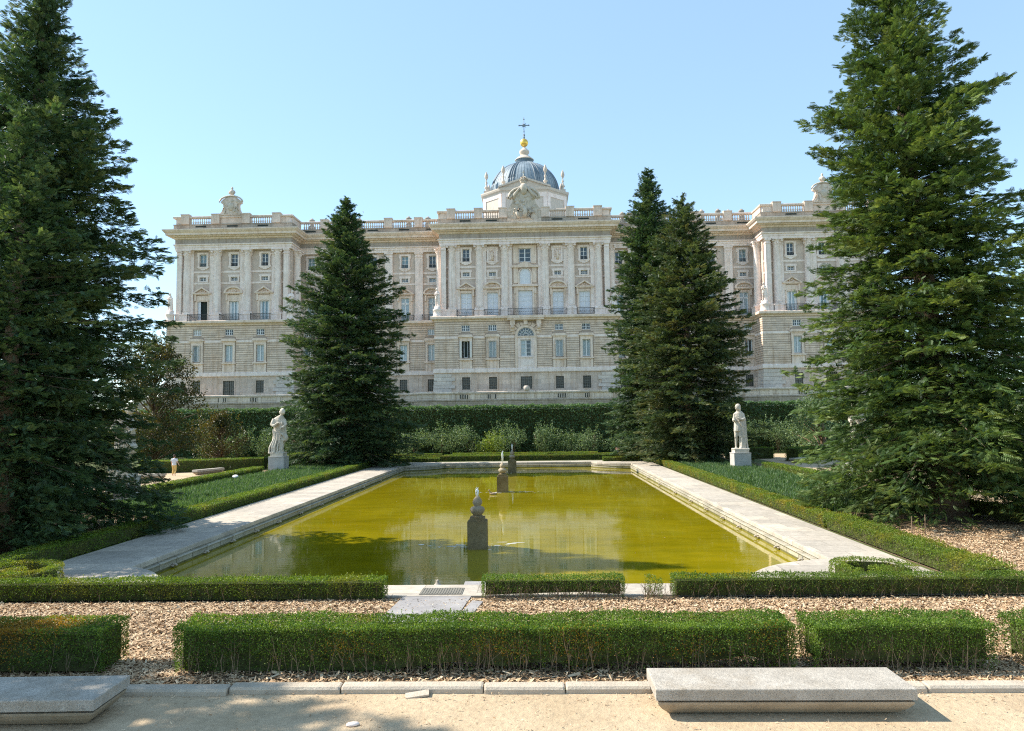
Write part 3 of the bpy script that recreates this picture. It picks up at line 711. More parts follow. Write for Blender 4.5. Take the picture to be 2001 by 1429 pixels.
# arch of the middle ground door
mb = MB(); n = 18
ri, ro = 1.52, 1.95; zc = 19.3
for i in range(n):
    a0, a1 = pi*i/n, pi*(i+1)/n; mb.prism([(ri*cos(a0), zc+ri*sin(a0)), (ro*cos(a0), zc+ro*sin(a0)), (ro*cos(a1), zc+ro*sin(a1)), (ri*cos(a1), zc+ri*sin(a1))], -.2, .01)
for s in (-1, 1): x0, x1 = sorted((s*ri, s*ro)); mb.box(x0, x1, -.2, .01, 13.5, 19.1)
mb.box(-ro-.1, ro+.1, -.26, .02, 19.1, 19.3)
o = part('middle_door', mb, M['cream_stone'])
q = MB(); 
q.box(-ri, -.95, -.08, .0, 13.52, 19.1); q.box(.95, ri, -.08, .0, 13.52, 19.1); q.box(-.95, .95, -.08, 0, 18.62, 19.1); q.box(-.95, .95, -.08, 0, 13.52, 15.58)
q.box(-1.2, 1.2, -.25, -.08, 15.35, 15.55); q.box(-.95, .95, -.12, -.08, 13.9, 14.9); link('stone_panel', q.mesh('stone_panel', M['white_stone']), o)
link('glass', pane(.88, 2.95, .3, 15.62).mesh('glass', M['glass_dark']), o, (.46, 0, 0)); link('glass', pane(.88, 2.95, .3, 15.62).mesh('glass', M['glass_curtain']), o, (-.46, 0, 0))
link('frame', casement(1.88, 2.98, 2, 4, .12, .08, .18, True, 15.61).mesh('frame', M['white_paint']), o)
q = MB(); q.prism([(ri*cos(pi*i/n), zc+.02+ri*sin(pi*i/n)*.98) for i in range(n+1)], -.015, .0); link('fanlight', q.mesh('fanlight', M['glass_dark']), o)
q = MB()
for i in range(1, 8):
    a = pi*i/8; q.tube([(.4*cos(a), -.05, zc+.4*sin(a)), (1.5*cos(a), -.05, zc+1.48*sin(a))], [.04,.04], 4, False)
for rr in (.42, .95, 1.44): q.tube([(rr*cos(pi*i/16), -.06, zc+.03+rr*sin(pi*i/16)) for i in range(17)], [.04]*17, 4, False)
link('fanlight_bars', q.mesh('fanlight_bars', M['white_paint']), o)

# wedge-shaped blocks round the arch
mb = MB()
for i in range(1, 10):
    a0, a1 = pi*(i-.42)/10, pi*(i+.42)/10; R2 = 2.75
    f = lambda a: min(R2/abs(cos(a)) if abs(cos(a)) > .01 else 99, 2.4/abs(sin(a)) if sin(a) > .01 else 99)
    mb.prism([(2.0*cos(a0), zc+2.0*sin(a0)), (min(f(a0),3.2)*cos(a0)*.72+.56*cos(a0), zc+min(f(a0),2.8)*sin(a0)), (min(f(a1),3.2)*cos(a1)*.72+.56*cos(a1), zc+min(f(a1),2.8)*sin(a1)), (2.0*cos(a1), zc+2.0*sin(a1))], -.10, -.075)
part('arch_blocks', mb, M['cream_stone'])

# ---- crests
def crest_outline(w, pts): return [(x*w, z) for x, z in pts]
def crest(name, x, y, z0, half, H, big=False):
    o = [(1,0),(1,.26),(.95,.3),(.86,.35),(.74,.41),(.66,.48),(.66,.54),(.82,.57),(.84,.61),(.66,.68),(.4,.73),(.0,.78)] if big else [(1,0),(1,.06),(.86,.1),(.74,.17),(.66,.27),(.62,.38),(.64,.47),(.8,.5),(.82,.56),(.6,.66),(.35,.74),(.0,.78)]
    pts = [(px*half, pz*H) for px, pz in o]; pts = pts+[(-a, b) for a, b in pts[-2::-1]]
    mb = MB(); mb.prism(pts, -.45, .35)
    mb.prism([(a*.78, b*.9+H*.02) for a, b in pts], -.6, -.45)
    c = part(name, mb, M['relief'] if big else M['balus'], (x, y, z0))
    q = MB(); rr = random.Random(3)
    # raised cornice over the crest
    arc = [(.92*half*cos(pi*i/10), H*(.53+.25*sin(pi*i/10))) for i in range(11)]
    q.tube([(a, -.5, b) for a, b in arc], [.14*half/2]*11, 6)
    for s in (-1, 1): q.tube([(s*half*(.5+.12*cos(t)), -.62, H*(.2+.12*sin(t))) for t in np.linspace(0, 5, 10)], [.1]*10, 5)
    q.lathe([(.1,-.7),(.45,-.5),(.62,.1),(.6,.6),(.1,.8)], 12, (0, -.62, H*.33), sy=.35)           # shield
    for _ in range(46 if big else 22):
        a, b = rr.uniform(-.7, .7)*half, rr.uniform(.06, .62)*H; s = rr.uniform(.1, .24)*(1.3 if big else 1)
        q.lathe([(.02,-s),(s*.8,-s*.3),(s*.7,s*.4),(.02,s)], 6, (a*(1 if b < .3*H else .8), -.58, b))
    link('carving', q.mesh('carving', M['relief']), c)
    return c, q
c, _ = crest('roof_crest', 0, 1.1, 40.1, 3.15, 8.6, True)
q = MB()
for s in (-1, 1):   # flanking figures and volutes climbing to the crown
    q.tube([(s*1.9,-.6,4.6),(s*1.6,-.7,5.4),(s*1.1,-.7,6.0),(s*.5,-.7,6.7)], [.22,.3,.26,.2], 7)
    q.tube([(s*2.6,-.5,4.4),(s*2.2,-.55,5.1),(s*1.5,-.55,5.75),(s*.8,-.55,6.3)], [.2,.2,.18,.14], 6)
    q.tube([(s*.9,-.7,.9),(s*1.3,-.8,1.9),(s*.9,-.8,2.7)], [.35,.32,.2], 7)
q.lathe([(.3,5.3),(.55,5.6),(.75,6.3),(.7,6.9),(.45,7.3)], 10, (0,-.5,0))
q.tube([(0,-.6,1.0),(.3,-.7,2.2),(0,-.7,3.2)], [.5,.45,.2], 8); q.lathe([(.02,-.3),(.28,0),(.02,.3)], 8, (0,-.8,3.5))
link('flanking_figures', q.mesh('flanking_figures', M['relief']), c)
q = MB(); q.lathe([(.45,7.2),(.5,7.5),(.62,7.62),(.62,7.8),(.5,7.85)], 12, (0,-.2,0))
for i in range(8):
    a = i*pi/4; q.tube([(cos(a)*.58,-.2+sin(a)*.58,7.8),(cos(a)*.75,-.2+sin(a)*.75,8.2),(cos(a)*.5,-.2+sin(a)*.5,8.6),(0,-.2,8.75)], [.1,.11,.09,.06], 5)
q.lathe([(.1,8.6),(.2,8.8),(.1,9.0),(.06,9.3)], 8, (0,-.2,0)); q.box(-.05,.05,-.25,-.15,9.2,9.95); q.box(-.25,.25,-.24,-.16,9.55,9.65)
link('crown', q.mesh('crown', M['relief']), c)
for s in (-1, 1):
    c, _ = crest('roof_crest', s*54.35, 1.1, 42.7, 2.35, 4.75)
    q = MB(); q.lathe([(.3,3.6),(.22,3.9),(.3,4.0),(.45,4.3),(.5,4.6),(.35,4.9),(.16,5.0),(.2,5.15),(.22,5.35),(.1,5.55)], 10)
    for t in (-1, 1): q.tube([(t*.4,0,4.75),(t*.55,-.1,4.45),(t*.4,-.2,4.2)], [.15,.14,.1], 6)
    link('bust', q.mesh('bust', M['drum']), c)

# ---- dome behind the middle of the front
DY = 23.; dome_z = 51.0
fx, sx_ = 4.6, 8.55
octo = [(-fx,-sx_),(fx,-sx_),(sx_,-fx),(sx_,fx),(fx,sx_),(-fx,sx_),(-sx_,fx),(-sx_,-fx)]
mb = MB()
for i in range(8):
    a, b = octo[i], octo[(i+1) % 8]; mb.poly([(a[0],a[1],40.1),(b[0],b[1],40.1),(b[0],b[1],50.3),(a[0],a[1],50.3)])
drum = part('dome_drum', mb, M['drum'], (0, DY, 0))
mb = MB(); mb.sweep([(0,50.0),(.12,50.05),(.2,50.35),(.5,50.5),(.6,50.8),(.6,51.0),(-.8,51.05)], octo, True); link('drum_cornice', mb.mesh('drum_cornice', M['drum']), drum)
mb = MB()
for i in range(8):      # sunk panels framed by flat pilasters
    a, b = np.array(octo[i]), np.array(octo[(i+1) % 8]); d = (b-a)/np.linalg.norm(b-a); n_ = np.array([d[1], -d[0]]); L = np.linalg.norm(b-a)
    for t0, t1 in ((0, .8), (L-.8, L)):
        p0, p1 = a+d*t0, a+d*t1; q0, q1 = p0+n_*.14, p1+n_*.14
        mb.poly([(*q0,41),(*q1,41),(*q1,50.1),(*q0,50.1)]); mb.poly([(*q1,41),(*p1,41),(*p1,50.1),(*q1,50.1)]); mb.poly([(*p0,41),(*q0,41),(*q0,50.1),(*p0,50.1)])
    q0, q1 = a+d*.8+n_*.12, a+d*(L-.8)+n_*.12; mb.poly([(*q0,49.2),(*q1,49.2),(*q1,50.08),(*q0,50.08)]); mb.poly([(*(a+d*.8),49.2),(*(a+d*(L-.8)),49.2),(*q1,49.2),(*q0,49.2)])
link('drum_pilasters', mb.mesh('drum_pilasters', M['white_stone']), drum)
mb = MB(); mb.prism([(-4.9,50.9),(4.9,50.9),(4.9,51.25),(0,52.85),(-4.9,51.25)], -sx_-.35, -sx_+.6)
for s in (-1, 1): mb.prism([(s*5.3,50.95),(s*5.3,51.3),(0,53.1),(0,52.72)][::s], -sx_-.75, -sx_+.6)
link('pediment', mb.mesh('pediment', M['drum']), drum)
for i, (a, b) in enumerate(octo):
    mb = MB(); mb.box(-.55,.55,-.55,.55,0,.75); mb.lathe([(.45,.75),(.25,.95),(.2,1.15),(.42,1.4),(.45,1.6),(.22,1.85),(.15,2.3),(.3,2.6),(.14,2.75),(.12,3.2),(.3,3.5),(.4,3.9),(.3,4.4),(.12,4.8),(.03,5.0)], 10)
    link('stone_urn', mb.mesh('stone_urn', M['drum']), drum, (a*.93, b*.93, 51.0))
R = 7.55; prof = []
for i in range(19):
    t = i/18*radians(79); prof.append((R*cos(t), 51.3+7.75*sin(t)))
mb = MB(); mb.lathe([(R+.15,50.9),(R+.15,51.3)]+prof, 64); dome = part('dome', mb, M['lead'], (0, DY, 0))
for i in range(8):
    a = pi/8+i*pi/4
    mb = MB()
    for da in (-.075, 0, .075):
        mb.tube([((r_+.03)*cos(a+da), (r_+.03)*sin(a+da), z_) for r_, z_ in prof], [.2-.004*k for k in range(19)] if da else [.12]*19, 5)
    link('dome_rib', mb.mesh('dome_rib', M['slate_rib']), dome)
mb = MB()
for i in range(64):
    a = i*2*pi/64; mb.tube([((r_+.0)*cos(a), (r_+.0)*sin(a), z_) for r_, z_ in prof[:16]], [.045]*16, 3)
link('dome_seams', mb.mesh('dome_seams', M['slate_rib']), dome)
mb = MB(); mb.lathe([(1.95,58.4),(2.0,58.7),(1.75,58.85),(1.75,59.25),(1.9,59.4),(1.9,59.6)], 24); lan = part('lantern', mb, M['slate_rib'], (0, DY, 0))
mb = MB(); mb.lathe([(2.0,59.6),(2.05,59.75),(1.75,59.95),(1.6,60.15),(1.0,60.6),(.75,60.75),(.8,60.9),(1.05,61.3),(1.1,61.6),(.95,61.85),(.6,62.1),(.5,62.3),(.3,62.45),(.2,62.8)], 24); link('lantern_cap', mb.mesh('lantern_cap', M['drum']), lan)
mb = MB(); mb.lathe([(.86*sin(pi*i/14)+.01, 63.55-.9*cos(pi*i/14)) for i in range(15)], 24); link('gold_ball', mb.mesh('gold_ball', M['gold']), lan)
mb = MB(); mb.lathe([(.1,64.4),(.22,64.8),(.1,64.95),(.28,65.3),(.08,65.5),(.09,66.0),(.16,66.15),(.07,66.3),(.07,69.2)], 8)
mb.box(-1.05,1.05,-.07,.07,67.33,67.5)
for px_, pz_ in ((-1.05,67.42),(1.05,67.42),(0,68.75)): mb.lathe([(.02,-.22),(.2,0),(.02,.22)], 6, (px_,0,pz_))
for t in (-1, 1): mb.tube([(t*.45,0,66.95),(-t*.45,0,67.9)], [.05,.05], 4)
mb.lathe([(.02,-.4),(.36,-.2),(.36,.2),(.02,.4)], 8, (0,0,67.42), sy=.3)
link('cross', mb.mesh('cross', M['slate_rib']), lan)

# ---- terrace in front of the palace
TP = [(-70,12),(-70,-3),(-40.5,-3),(-37,.8),(-22,.8),(-18.6,-3),(18.6,-3),(22,.8),(37,.8),(40.5,-3),(70,-3),(70,12)]
ter = link('terrace_wall', None, None, (PX, PY, 0), label='long low terrace parapet of stained stone at the foot of the palace', cat='terrace wall')
mb = MB(); mb.sweep([(0,0),(0,7.6),(.12,7.65),(.12,7.85),(0,7.9)], TP); link('rubble_wall', mb.mesh('rubble_wall', M['terrace']), ter)
mb = MB(); mb.sweep([(-.05,7.9),(-.05,8.85)], TP); link('parapet', mb.mesh('parapet', M['parapet']), ter)
mb = MB(); mb.sweep([(-.06,8.85),(.18,8.9),(.22,9.05),(.22,9.2),(.1,9.28),(-.5,9.28)], TP); link('coping_stone', mb.mesh('coping_stone', M['parapet']), ter)
mb = MB(); pts = [(x, y, 8.2) for x, y in TP]; mb.poly(pts[::-1]); link('terrace_floor', mb.mesh('terrace_floor', M['basement']), ter)
mb = MB(); mb2 = MB()
for x in (-60.,-53.9,-48.2,-10.9,-6,6.3,11,47.9,53.8,60.):
    w = .75; mb.box(x-w, x+w, -3.035, -2.93, 8.05, 8.75)
    for i in range(5): mb2.box(x-w+.15+i*.31, x-w+.28+i*.31, -3.09, -3.035, 8.05, 8.75)
link('dark_openings', mb.mesh('dark_openings', M['dark_room']), ter); link('parapet_balusters', mb2.mesh('parapet_balusters', M['parapet']), ter)
mb = MB()
for x in np.arange(-68, 69, 3.45):
    if 18 < abs(x) < 41: continue
    mb.box(x-.32, x+.32, -3.06, -2.94, 7.9, 8.86)
link('parapet_piers', mb.mesh('parapet_piers', M['parapet']), ter)
mb = MB(); mb.lathe([(.5,0),(.62,.25),(.62,.6),(.45,.9),(.1,1.0)], 12, (0,-2.7,9.28)); mb.box(-1.1,1.1,-3.1,-2.3,9.28,9.4); link('parapet_ball', mb.mesh('parapet_ball', M['parapet']), ter)
# ------------------------------------------------------------------ ground, paths, pool
WZ = -.5
def sheet(name, x0, x1, y0, y1, z, mat, label=None):
    mb = MB(); mb.poly([(x0,y0,z),(x1,y0,z),(x1,y1,z),(x0,y1,z)]); return struct(name, mb.mesh(name, mat), label=label)
def ring(name, o, i, z, mat):   # rectangle with a rectangular hole
    mb = MB(); (a,b,c,d), (e,f,g,h) = o, i
    for r in ((a,e,c,d),(f,b,c,d),(e,f,c,g),(e,f,h,d)): mb.poly([(r[0],r[2],z),(r[1],r[2],z),(r[1],r[3],z),(r[0],r[3],z)])
    return struct(name, mb.mesh(name, mat))
ring('ground', (-600,600,-60,900), (-13.0,13.2,20.6,78.4), -.03, M['lawn'])
sheet('sand_path', -60, 60, -12, 13.2, -.012, M['sand'])
def worn(name, pts, z, mat): mb = MB(); mb.poly([(x,y,z) for x,y in pts]); struct(name, mb.mesh(name, mat))
for s in (-1, 1):
    worn('side_path', [(s*x, y) for x, y in ((23.6,30),(34,30),(34,86),(25.8,86),(25.5,70),(23.6,66))], -.016, M['sand'])
    x0, x1 = sorted((s*14.2, s*23.6)); sheet('planting_bed', x0, x1, 21, 84, -.022, M['soil'])
sheet('bed_soil', -40, 40, 13.3, 20.6, -.02, M['soil'])
sheet('cross_path', -34, 34, 82.0, 89.8, -.018, M['sand'])
# kerb stones
mb = MB(); xs = [-14,-9.6,-5.6,-3.0,-1.05,1.42,2.82,4.3,7.1,8.9,10.6,13.2,16,20,25]
kp = [(0,-.05),(0,.06),(.03,.10),(.24,.11),(.27,.08),(.27,-.05)]
for i in range(len(xs)-1):
    a, b = xs[i]+.012, xs[i+1]-.012; yy = 13.02+.02*sin(i*2.1) - (.12*max(0,(-2-(a+b)/2))/4)
    n0 = len(mb.v)
    for x in (a, a+.03, b-.03, b):
        e = .012 if x in (a, b) else 0
        for (o, z) in kp: mb.v.append((x, yy+o+(e if o < .1 else -e), z-(e if z > 0 else 0)))
    m = len(kp)
    for k in range(3):
        for j in range(m-1): mb.f.append((n0+k*m+j, n0+(k+1)*m+j, n0+(k+1)*m+j+1, n0+k*m+j+1)); mb.sm.append(False)
    mb.f.append(tuple(n0+j for j in range(m))); mb.sm.append(False); mb.f.append(tuple(n0+3*m+j for j in reversed(range(m)))); mb.sm.append(False)
struct('kerb', mb.mesh('kerb', M['kerb']))

# pool outline (clockwise seen from above = outside to the left ... built as dense polyline)
XL, XR, YN, YF = -10.85, 11.8, 21.15, 77.4
def arc(cx, cy, r, a0, a1, n=14): return [(cx+r*cos(a0+(a1-a0)*i/n), cy+r*sin(a0+(a1-a0)*i/n)) for i in range(n+1)]
def corner(cx, cy, r, xw, yw, sx, sy):
    # sx, sy kept for the four corners
    """quarter-round bite bulging into the pool, from the side wall to the end wall"""
    t0 = math.acos(min(1, abs(cx-xw)/r)); t1 = math.asin(min(1, abs(cy-yw)/r))
    pts = []
    for i in range(15):
        t = (pi/2-0) if False else t0+(t1-t0)*i/14
        pts.append((cx-sx*r*cos(t), cy-sy*r*sin(t)))
    return pts
inner = []
c = corner(12.5, 20.3, 4.3, XR, YN, 1, -1)      # near right: from side wall down to the near wall
inner_nr = c
inner_nl = [(-x, y) for x, y in corner(12.9, 20.2, 4.42, -XL, YN, 1, -1)]
c2 = corner(12.6, 78.5, 4.6, XR, YF, 1, 1)
inner_fr = c2; inner_fl = [((XL+XR)-x, y) for x, y in c2]
inner = inner_nr[::-1]+inner_fr+inner_fl[::-1]+inner_nl          # counter-clockwise from the near wall, right end
def dense(P, step=.5):
    out = []
    for i in range(len(P)):
        a, b = np.array(P[i]), np.array(P[(i+1) % len(P)]); n = max(1, int(np.linalg.norm(b-a)/step))
        for k in range(n): out.append(tuple(a+(b-a)*k/n))
    return out
pool = inner
# make sure of orientation: area > 0 => ccw, water lies to the left, stone to the right
A = sum(pool[i][0]*pool[(i+1) % len(pool)][1]-pool[(i+1) % len(pool)][0]*pool[i][1] for i in range(len(pool)))
if A < 0: pool = pool[::-1]
def outer_pt(p):
    x, y = p; X0, X1, Y0, Y1 = -13.75, 13.95, 19.85, 79.3
    cx, cy = (X0+X1)/2, 49.
    # project: side points go straight out, end points straight up/down, corner ones to the corner
    return (min(max(x, X0), X1), min(max(y, Y0), Y1))
# coping as an n-gon with hole: earcut through mathutils tessellate
from mathutils.geometry import tessellate_polygon
from mathutils import Vector
outer = [(-13.75,19.85),(13.95,19.85),(13.95,79.3),(-13.75,79.3)]
loops = [[Vector((x,y,0)) for x, y in outer], [Vector((x,y,0)) for x, y in pool[::-1]]]
tri = tessellate_polygon(loops); allp = outer+pool[::-1]
me = bpy.data.meshes.new('pool_coping')
zc_ = .03
fl = []
for t in tri:
    a, b, c = [allp[i] for i in t]
    ar = (b[0]-a[0])*(c[1]-a[1])-(c[0]-a[0])*(b[1]-a[1]); fl.append(tuple(t) if ar > 0 else tuple(reversed(t)))
V = [(x, y, zc_) for x, y in allp]; n0 = len(V)
# outer skirt and the inner lip
V += [(x, y, -.1) for x, y in outer]; fl += [(i, n0+i, n0+(i+1) % 4, (i+1) % 4) for i in range(4)]
me.from_pydata(V, [], fl); me.materials.append(M['coping']); me.update()
pool_o = link('garden_pool', None, None, (0, 49, 0), label='long rectangular stone-edged pool filled with green algae water', cat='pool')
def pc(name, me): o = link(name, me, pool_o, (0,-49,0)); return o
pc('coping', me)
mb = MB()
rp = pool[::-1]   # clockwise: outside-to-right of travel = towards the water
mb.sweep([(0,zc_),(.04,zc_-.01),(.05,zc_-.06),(.05,-.14),(.0,-.15)], rp, True); pc('coping_edge', mb.mesh('coping_edge', M['coping']))
mb = MB(); mb.sweep([(0,-.15),(.0,-.2),(.16,-.2),(.20,-.215),(.20,-.235),(.14,-.25),(.14,-.43)], rp, True); pc('pool_wall', mb.mesh('pool_wall', M['poolwall']))
mb = MB(); mb.sweep([(.138,-.43),(.143,-.9)], rp, True); pc('waterline_wall', mb.mesh('waterline_wall', M['algae_wall']))
mb = MB(); mb.poly([(x, y, WZ) for x, y in [(-13.0,20.4),(13.2,20.4),(13.2,78.6),(-13.0,78.6)]]); struct('water', mb.mesh('water', M['water']))

# coping fittings
mb = MB(); mb.box(-.78,.36,19.98,20.72,.032,.045)
for i in range(16): mb.box(-.74+i*.069,-.71+i*.069,20.02,20.68,.045,.055)
link('drain_grate', mb.mesh('drain_grate', M['bronze_iron']), None, label='brown metal drain grate set in the near pool coping', cat='grate')
mb = MB(); mb.box(.30,.98,21.3,21.95,-.6,-.12); mb.box(.26,1.02,21.26,21.99,-.12,-.06)
link('skimmer_box', mb.mesh('skimmer_box', M['flag']), None, label='dark square stone box rising from the water at the near pool edge', cat='box')
mb = MB(); mb.lathe([(.03,0),(.13,.05),(.16,.13),(.10,.2),(.05,.24),(.05,.3),(.02,.34)], 14); mb.lathe([(.2,-.06),(.2,.01)], 14)
link('round_nozzle', mb.mesh('round_nozzle', M['granite']), None, (-.62,22.55,WZ+.04), label='small grey ball nozzle poking out of the water near the grate', cat='nozzle')
# flagstones
for nm, pts, lb in (('flagstone', [(-1.35,17.3),(.42,17.3),(.63,19.75),(-1.15,19.75)], 'large cracked grey flagstone between the hedges in front of the pool'),
                    ('flagstone', [(.5,18.0),(.82,18.1),(.98,19.2),(.70,19.3)], 'narrow pale flagstone sliver right of the large grey flagstone')):
    mb = MB(); cx, cy = sum(p[0] for p in pts)/4, sum(p[1] for p in pts)/4
    mb.poly([(x-cx,y-cy,.045) for x,y in pts])
    for i in range(4): a, b = pts[i], pts[(i+1)%4]; mb.poly([(a[0]-cx,a[1]-cy,-.05),(b[0]-cx,b[1]-cy,-.05),(b[0]-cx,b[1]-cy,.045),(a[0]-cx,a[1]-cy,.045)])
    link(nm, mb.mesh(nm, M['flag']), None, (cx,cy,0), label=lb, cat='flagstone')
mb = MB(); mb.prism([(-.2,0),(.2,0),(.2,.03),(-.2,.03)], -.09, .09)
o = link('wood_offcut', mb.mesh('wood_offcut', M['kerb']), None, (.3,12.93,.0), .12, label='small flat brown offcut lying on the sand by the kerb', cat='offcut'); o.rotation_euler = (.12,-.1,.15)
mb = MB(); mb.lathe([(.01,-.01),(.11,0),(.09,.03),(.01,.045)], 9, sy=.6)
link('white_stone', mb.mesh('white_stone', M['white_stone']), None, (-.51,11.72,0), .3, label='small white stone lying on the shaded sand path', cat='stone')
# fountain posts
def fountain(x, y, lab, jet_h, rz=0.):
    f = link('fountain_post', None, None, (x, y, WZ), rz, label=lab, cat='fountain', group='fountain posts down the middle of the pool')
    mb = MB(); w = .385
    b = len(mb.v); ww = w-.03
    mb.box(-w, w, -w, w, -.4, 1.08); mb.box(-w+.03, w-.03, -w+.03, w-.03, 1.08, 1.115)
    link('post', mb.mesh('post', M['fountain']), f)
    mb = MB(); mb.box(-.29,.29,-.29,.29,1.115,1.24); mb.lathe([(.26,1.24),(.22,1.27),(.2,1.3)], 20)
    link('plinth', mb.mesh('plinth', M['fountain']), f)
    mb = MB(); mb.lathe([(.15,1.3),(.2,1.34),(.27,1.42),(.295,1.5),(.29,1.56),(.24,1.62),(.16,1.65),(.13,1.67),(.15,1.7),(.19,1.77),(.195,1.84),(.16,1.93),(.10,2.0),(.05,2.05)], 24)
    link('finial', mb.mesh('finial', M['fountain_top']), f)
    rr = random.Random(int(y)); mb = MB()
    mb.tube([(0,0,2.0),(.01,0,2.0+jet_h*.5),(-.01,0,2.0+jet_h*.8),(0,0,2.0+jet_h)], [.02,.03,.035,.01], 6)
    for _ in range(26):
        t = rr.random(); mb.lathe([(.002,-.02),(.016,0),(.002,.02)], 5, (rr.gauss(0,.035), rr.gauss(0,.03), 2.02+t*jet_h))
    for a in (-1, 1): mb.tube([(0,0,2.0+jet_h*.9),(a*.05,-.02,2.0+jet_h*.7),(a*.06,-.03,2.0+jet_h*.2)], [.015,.02,.008], 5)
    link('water_jet', mb.mesh('water_jet', M['spray']), f)
fountain(0.,30.1,'nearest dark granite fountain post with a ball finial and water jet, standing in the pool',.38)
fountain(.03,52.3,'middle fountain post in the pool with a pale round finial',.85)
fountain(.14,70.3,'farthest fountain post, grey, close to the far pool wall',.7)
# foam flakes
P = []; rr = random.Random(9); mb = MB()
def flake(x, y, a, b): mb.poly([(x+a*cos(t)*rr.uniform(.6,1.1), y+b*sin(t)*rr.uniform(.6,1.1), WZ+.006) for t in np.linspace(0, 2*pi, 9)[:-1]])
for x, y, a, b in ((-2.4,30.9,.16,.1),(-2.0,30.6,.1,.05),(-1.1,30.5,.3,.08),(-.75,30.75,.28,.1),(-.6,30.3,.2,.07),(.75,30.6,.16,.06),(.95,31.4,.3,.03),(1.3,31.0,.25,.07),(1.6,31.25,.32,.04),(1.15,30.7,.12,.05),(-1.6,30.35,.1,.04),(.5,29.6,.1,.05),(-.5,52.0,.3,.12),(.6,52.3,.3,.08),(1.5,52.3,.5,.05),(-.2,51.6,.2,.06),(-.6,70.0,.3,.1),(.8,70.2,.4,.1),(0,69.7,.3,.08)): flake(x,y,a,b)
for _ in range(60): flake(rr.gauss(-.2,1.0), rr.gauss(30.4,.35), rr.uniform(.015,.05), rr.uniform(.01,.03))
for _ in range(60): flake(rr.gauss(.6,1.2), rr.gauss(52.2,.4), rr.uniform(.015,.06), rr.uniform(.01,.03))
link('foam', mb.mesh('foam', M['spray']), None, kind='stuff', label='white foam flakes drifting on the water round the fountain posts')
# spouts low on the side walls
def spout(x, y, s):
    mb = MB(); mb.tube([(0,0,0),(-s*.14,0,.03),(-s*.2,0,-.02)], [.045,.04,.045], 7); mb.lathe([(.09,-.03),(.1,0),(.09,.03)], 8, (-s*.02,0,-.02)); return mb
sp = None
for s, X in ((-1, XL+.14), (1, XR-.14)):
    for i, y in enumerate((26.6,29.2,31.8,34.5,37.5,41,45,50,56,62)):
        if sp is None: sp = spout(0,0,s).mesh('wall_spout', M['kerb']); sp2 = spout(0,0,1).mesh('wall_spout', M['kerb'])
        link('wall_spout', sp if s < 0 else sp2, None, (X, y, WZ+.09), label='small water spout at the waterline on the %s side wall of the pool' % ('left' if s < 0 else 'right'), cat='spout', group='water spouts along the %s pool wall' % ('left' if s < 0 else 'right'))
r = np.random.default_rng(77); n = 420
fx_ = np.concatenate([r.uniform(-10.5,11.4,n-260), r.normal(0,.5,120)-10.3, r.normal(0,.4,140)+11.2]); fy_ = np.concatenate([r.uniform(21.5,76,n-260), r.uniform(24.5,60,260)])
ok = (fx_ > -10.65) & (fx_ < 11.6); P_ = np.column_stack([fx_[ok], fy_[ok], np.full(ok.sum(), WZ+.005)]); a_ = r.uniform(0,6.3,len(P_)); V_, F_ = leaf_quads(P_, r.uniform(.05,.11,len(P_)), axis=np.stack([np.cos(a_),np.sin(a_),0*a_],1), r=r)
V_[:,2] = WZ+.005; link('floating_leaves', qmesh('floating_leaves', V_, F_, M['chips'], r.random(len(P_))*.8), None, label='small dead leaves floating on the pool', kind='stuff')
# coiled hose / ring by the right wall
mb = MB()
for k, (dx, r_) in enumerate(((0,.16),(.14,.13))): mb.tube([(dx+r_*cos(t), 0.02*k, r_*sin(t)) for t in np.linspace(0,2*pi,16)], [.012]*16, 5)
link('wire_ring', mb.mesh('wire_ring', M['bronze_iron']), None, (XR-.35,26.1,WZ+.16), 1.2, label='rusty wire rings hanging at the waterline of the right pool wall', cat='wire ring')

# ------------------------------------------------------------------ benches
def bench(x, y, L, lab, rz=0., d=1.0, h=.45):
    b = link('stone_bench', None, None, (x, y, 0), rz, label=lab, cat='bench')
    me = MB(); hs = .17
    def chamf(mb, x0, x1, y0, y1, z0, z1, c):
        P = [(x0+c,y0,z1-c*1.0),(x1-c,y0,z1-c)]
        rings = [(x0,x1,y0,y1,z0),(x0,x1,y0,y1,z1-c),(x0+c*.3,x1-c*.3,y0+c*.3,y1-c*.3,z1-c*.3),(x0+c,x1-c,y0+c,y1-c,z1)]
        n0 = len(mb.v)
        for (a,b_,c_,d_,z) in rings: mb.v += [(a,c_,z),(b_,c_,z),(b_,d_,z),(a,d_,z)]
        for k in range(3):
            for i in range(4): j = (i+1)%4; mb.f.append((n0+k*4+i,n0+k*4+j,n0+k*4+4+j,n0+k*4+4+i)); mb.sm.append(False)
        mb.f.append((n0+12,n0+13,n0+14,n0+15)); mb.sm.append(False); mb.f.append((n0+3,n0+2,n0+1,n0)); mb.sm.append(False)
    s = MB(); chamf(s, -L/2, L/2, -d/2, d/2, h-hs, h, .018); link('seat_slab', s.mesh('seat_slab', M['granite']), b)
    q = MB(); prof = [(-.22,0),(-.17,.03),(-.07,.12),(-.01,.2),(.0,.235),(.0,h-hs-.04),(-.07,h-hs-.035),(-.08,h-hs)]
    q.sweep(prof, [(-L/2+.03,-d/2+.03),(L/2-.03,-d/2+.03),(L/2-.03,d/2-.03),(-L/2+.03,d/2-.03)], True)
    link('bench_base', q.mesh('bench_base', M['granite_base_shaded']), b); return b
bench(6.19, 12.42, 4.0, 'sunlit pale granite bench on the sand path in front of the hedges')
bench(-6.6, 12.02, 4.2, 'shaded granite bench cut by the left edge of the photo', .035, 1.1)
bench(-30.4, 60.6, 4.2, 'pale stone bench on the side path next to the walking man', 0.1)
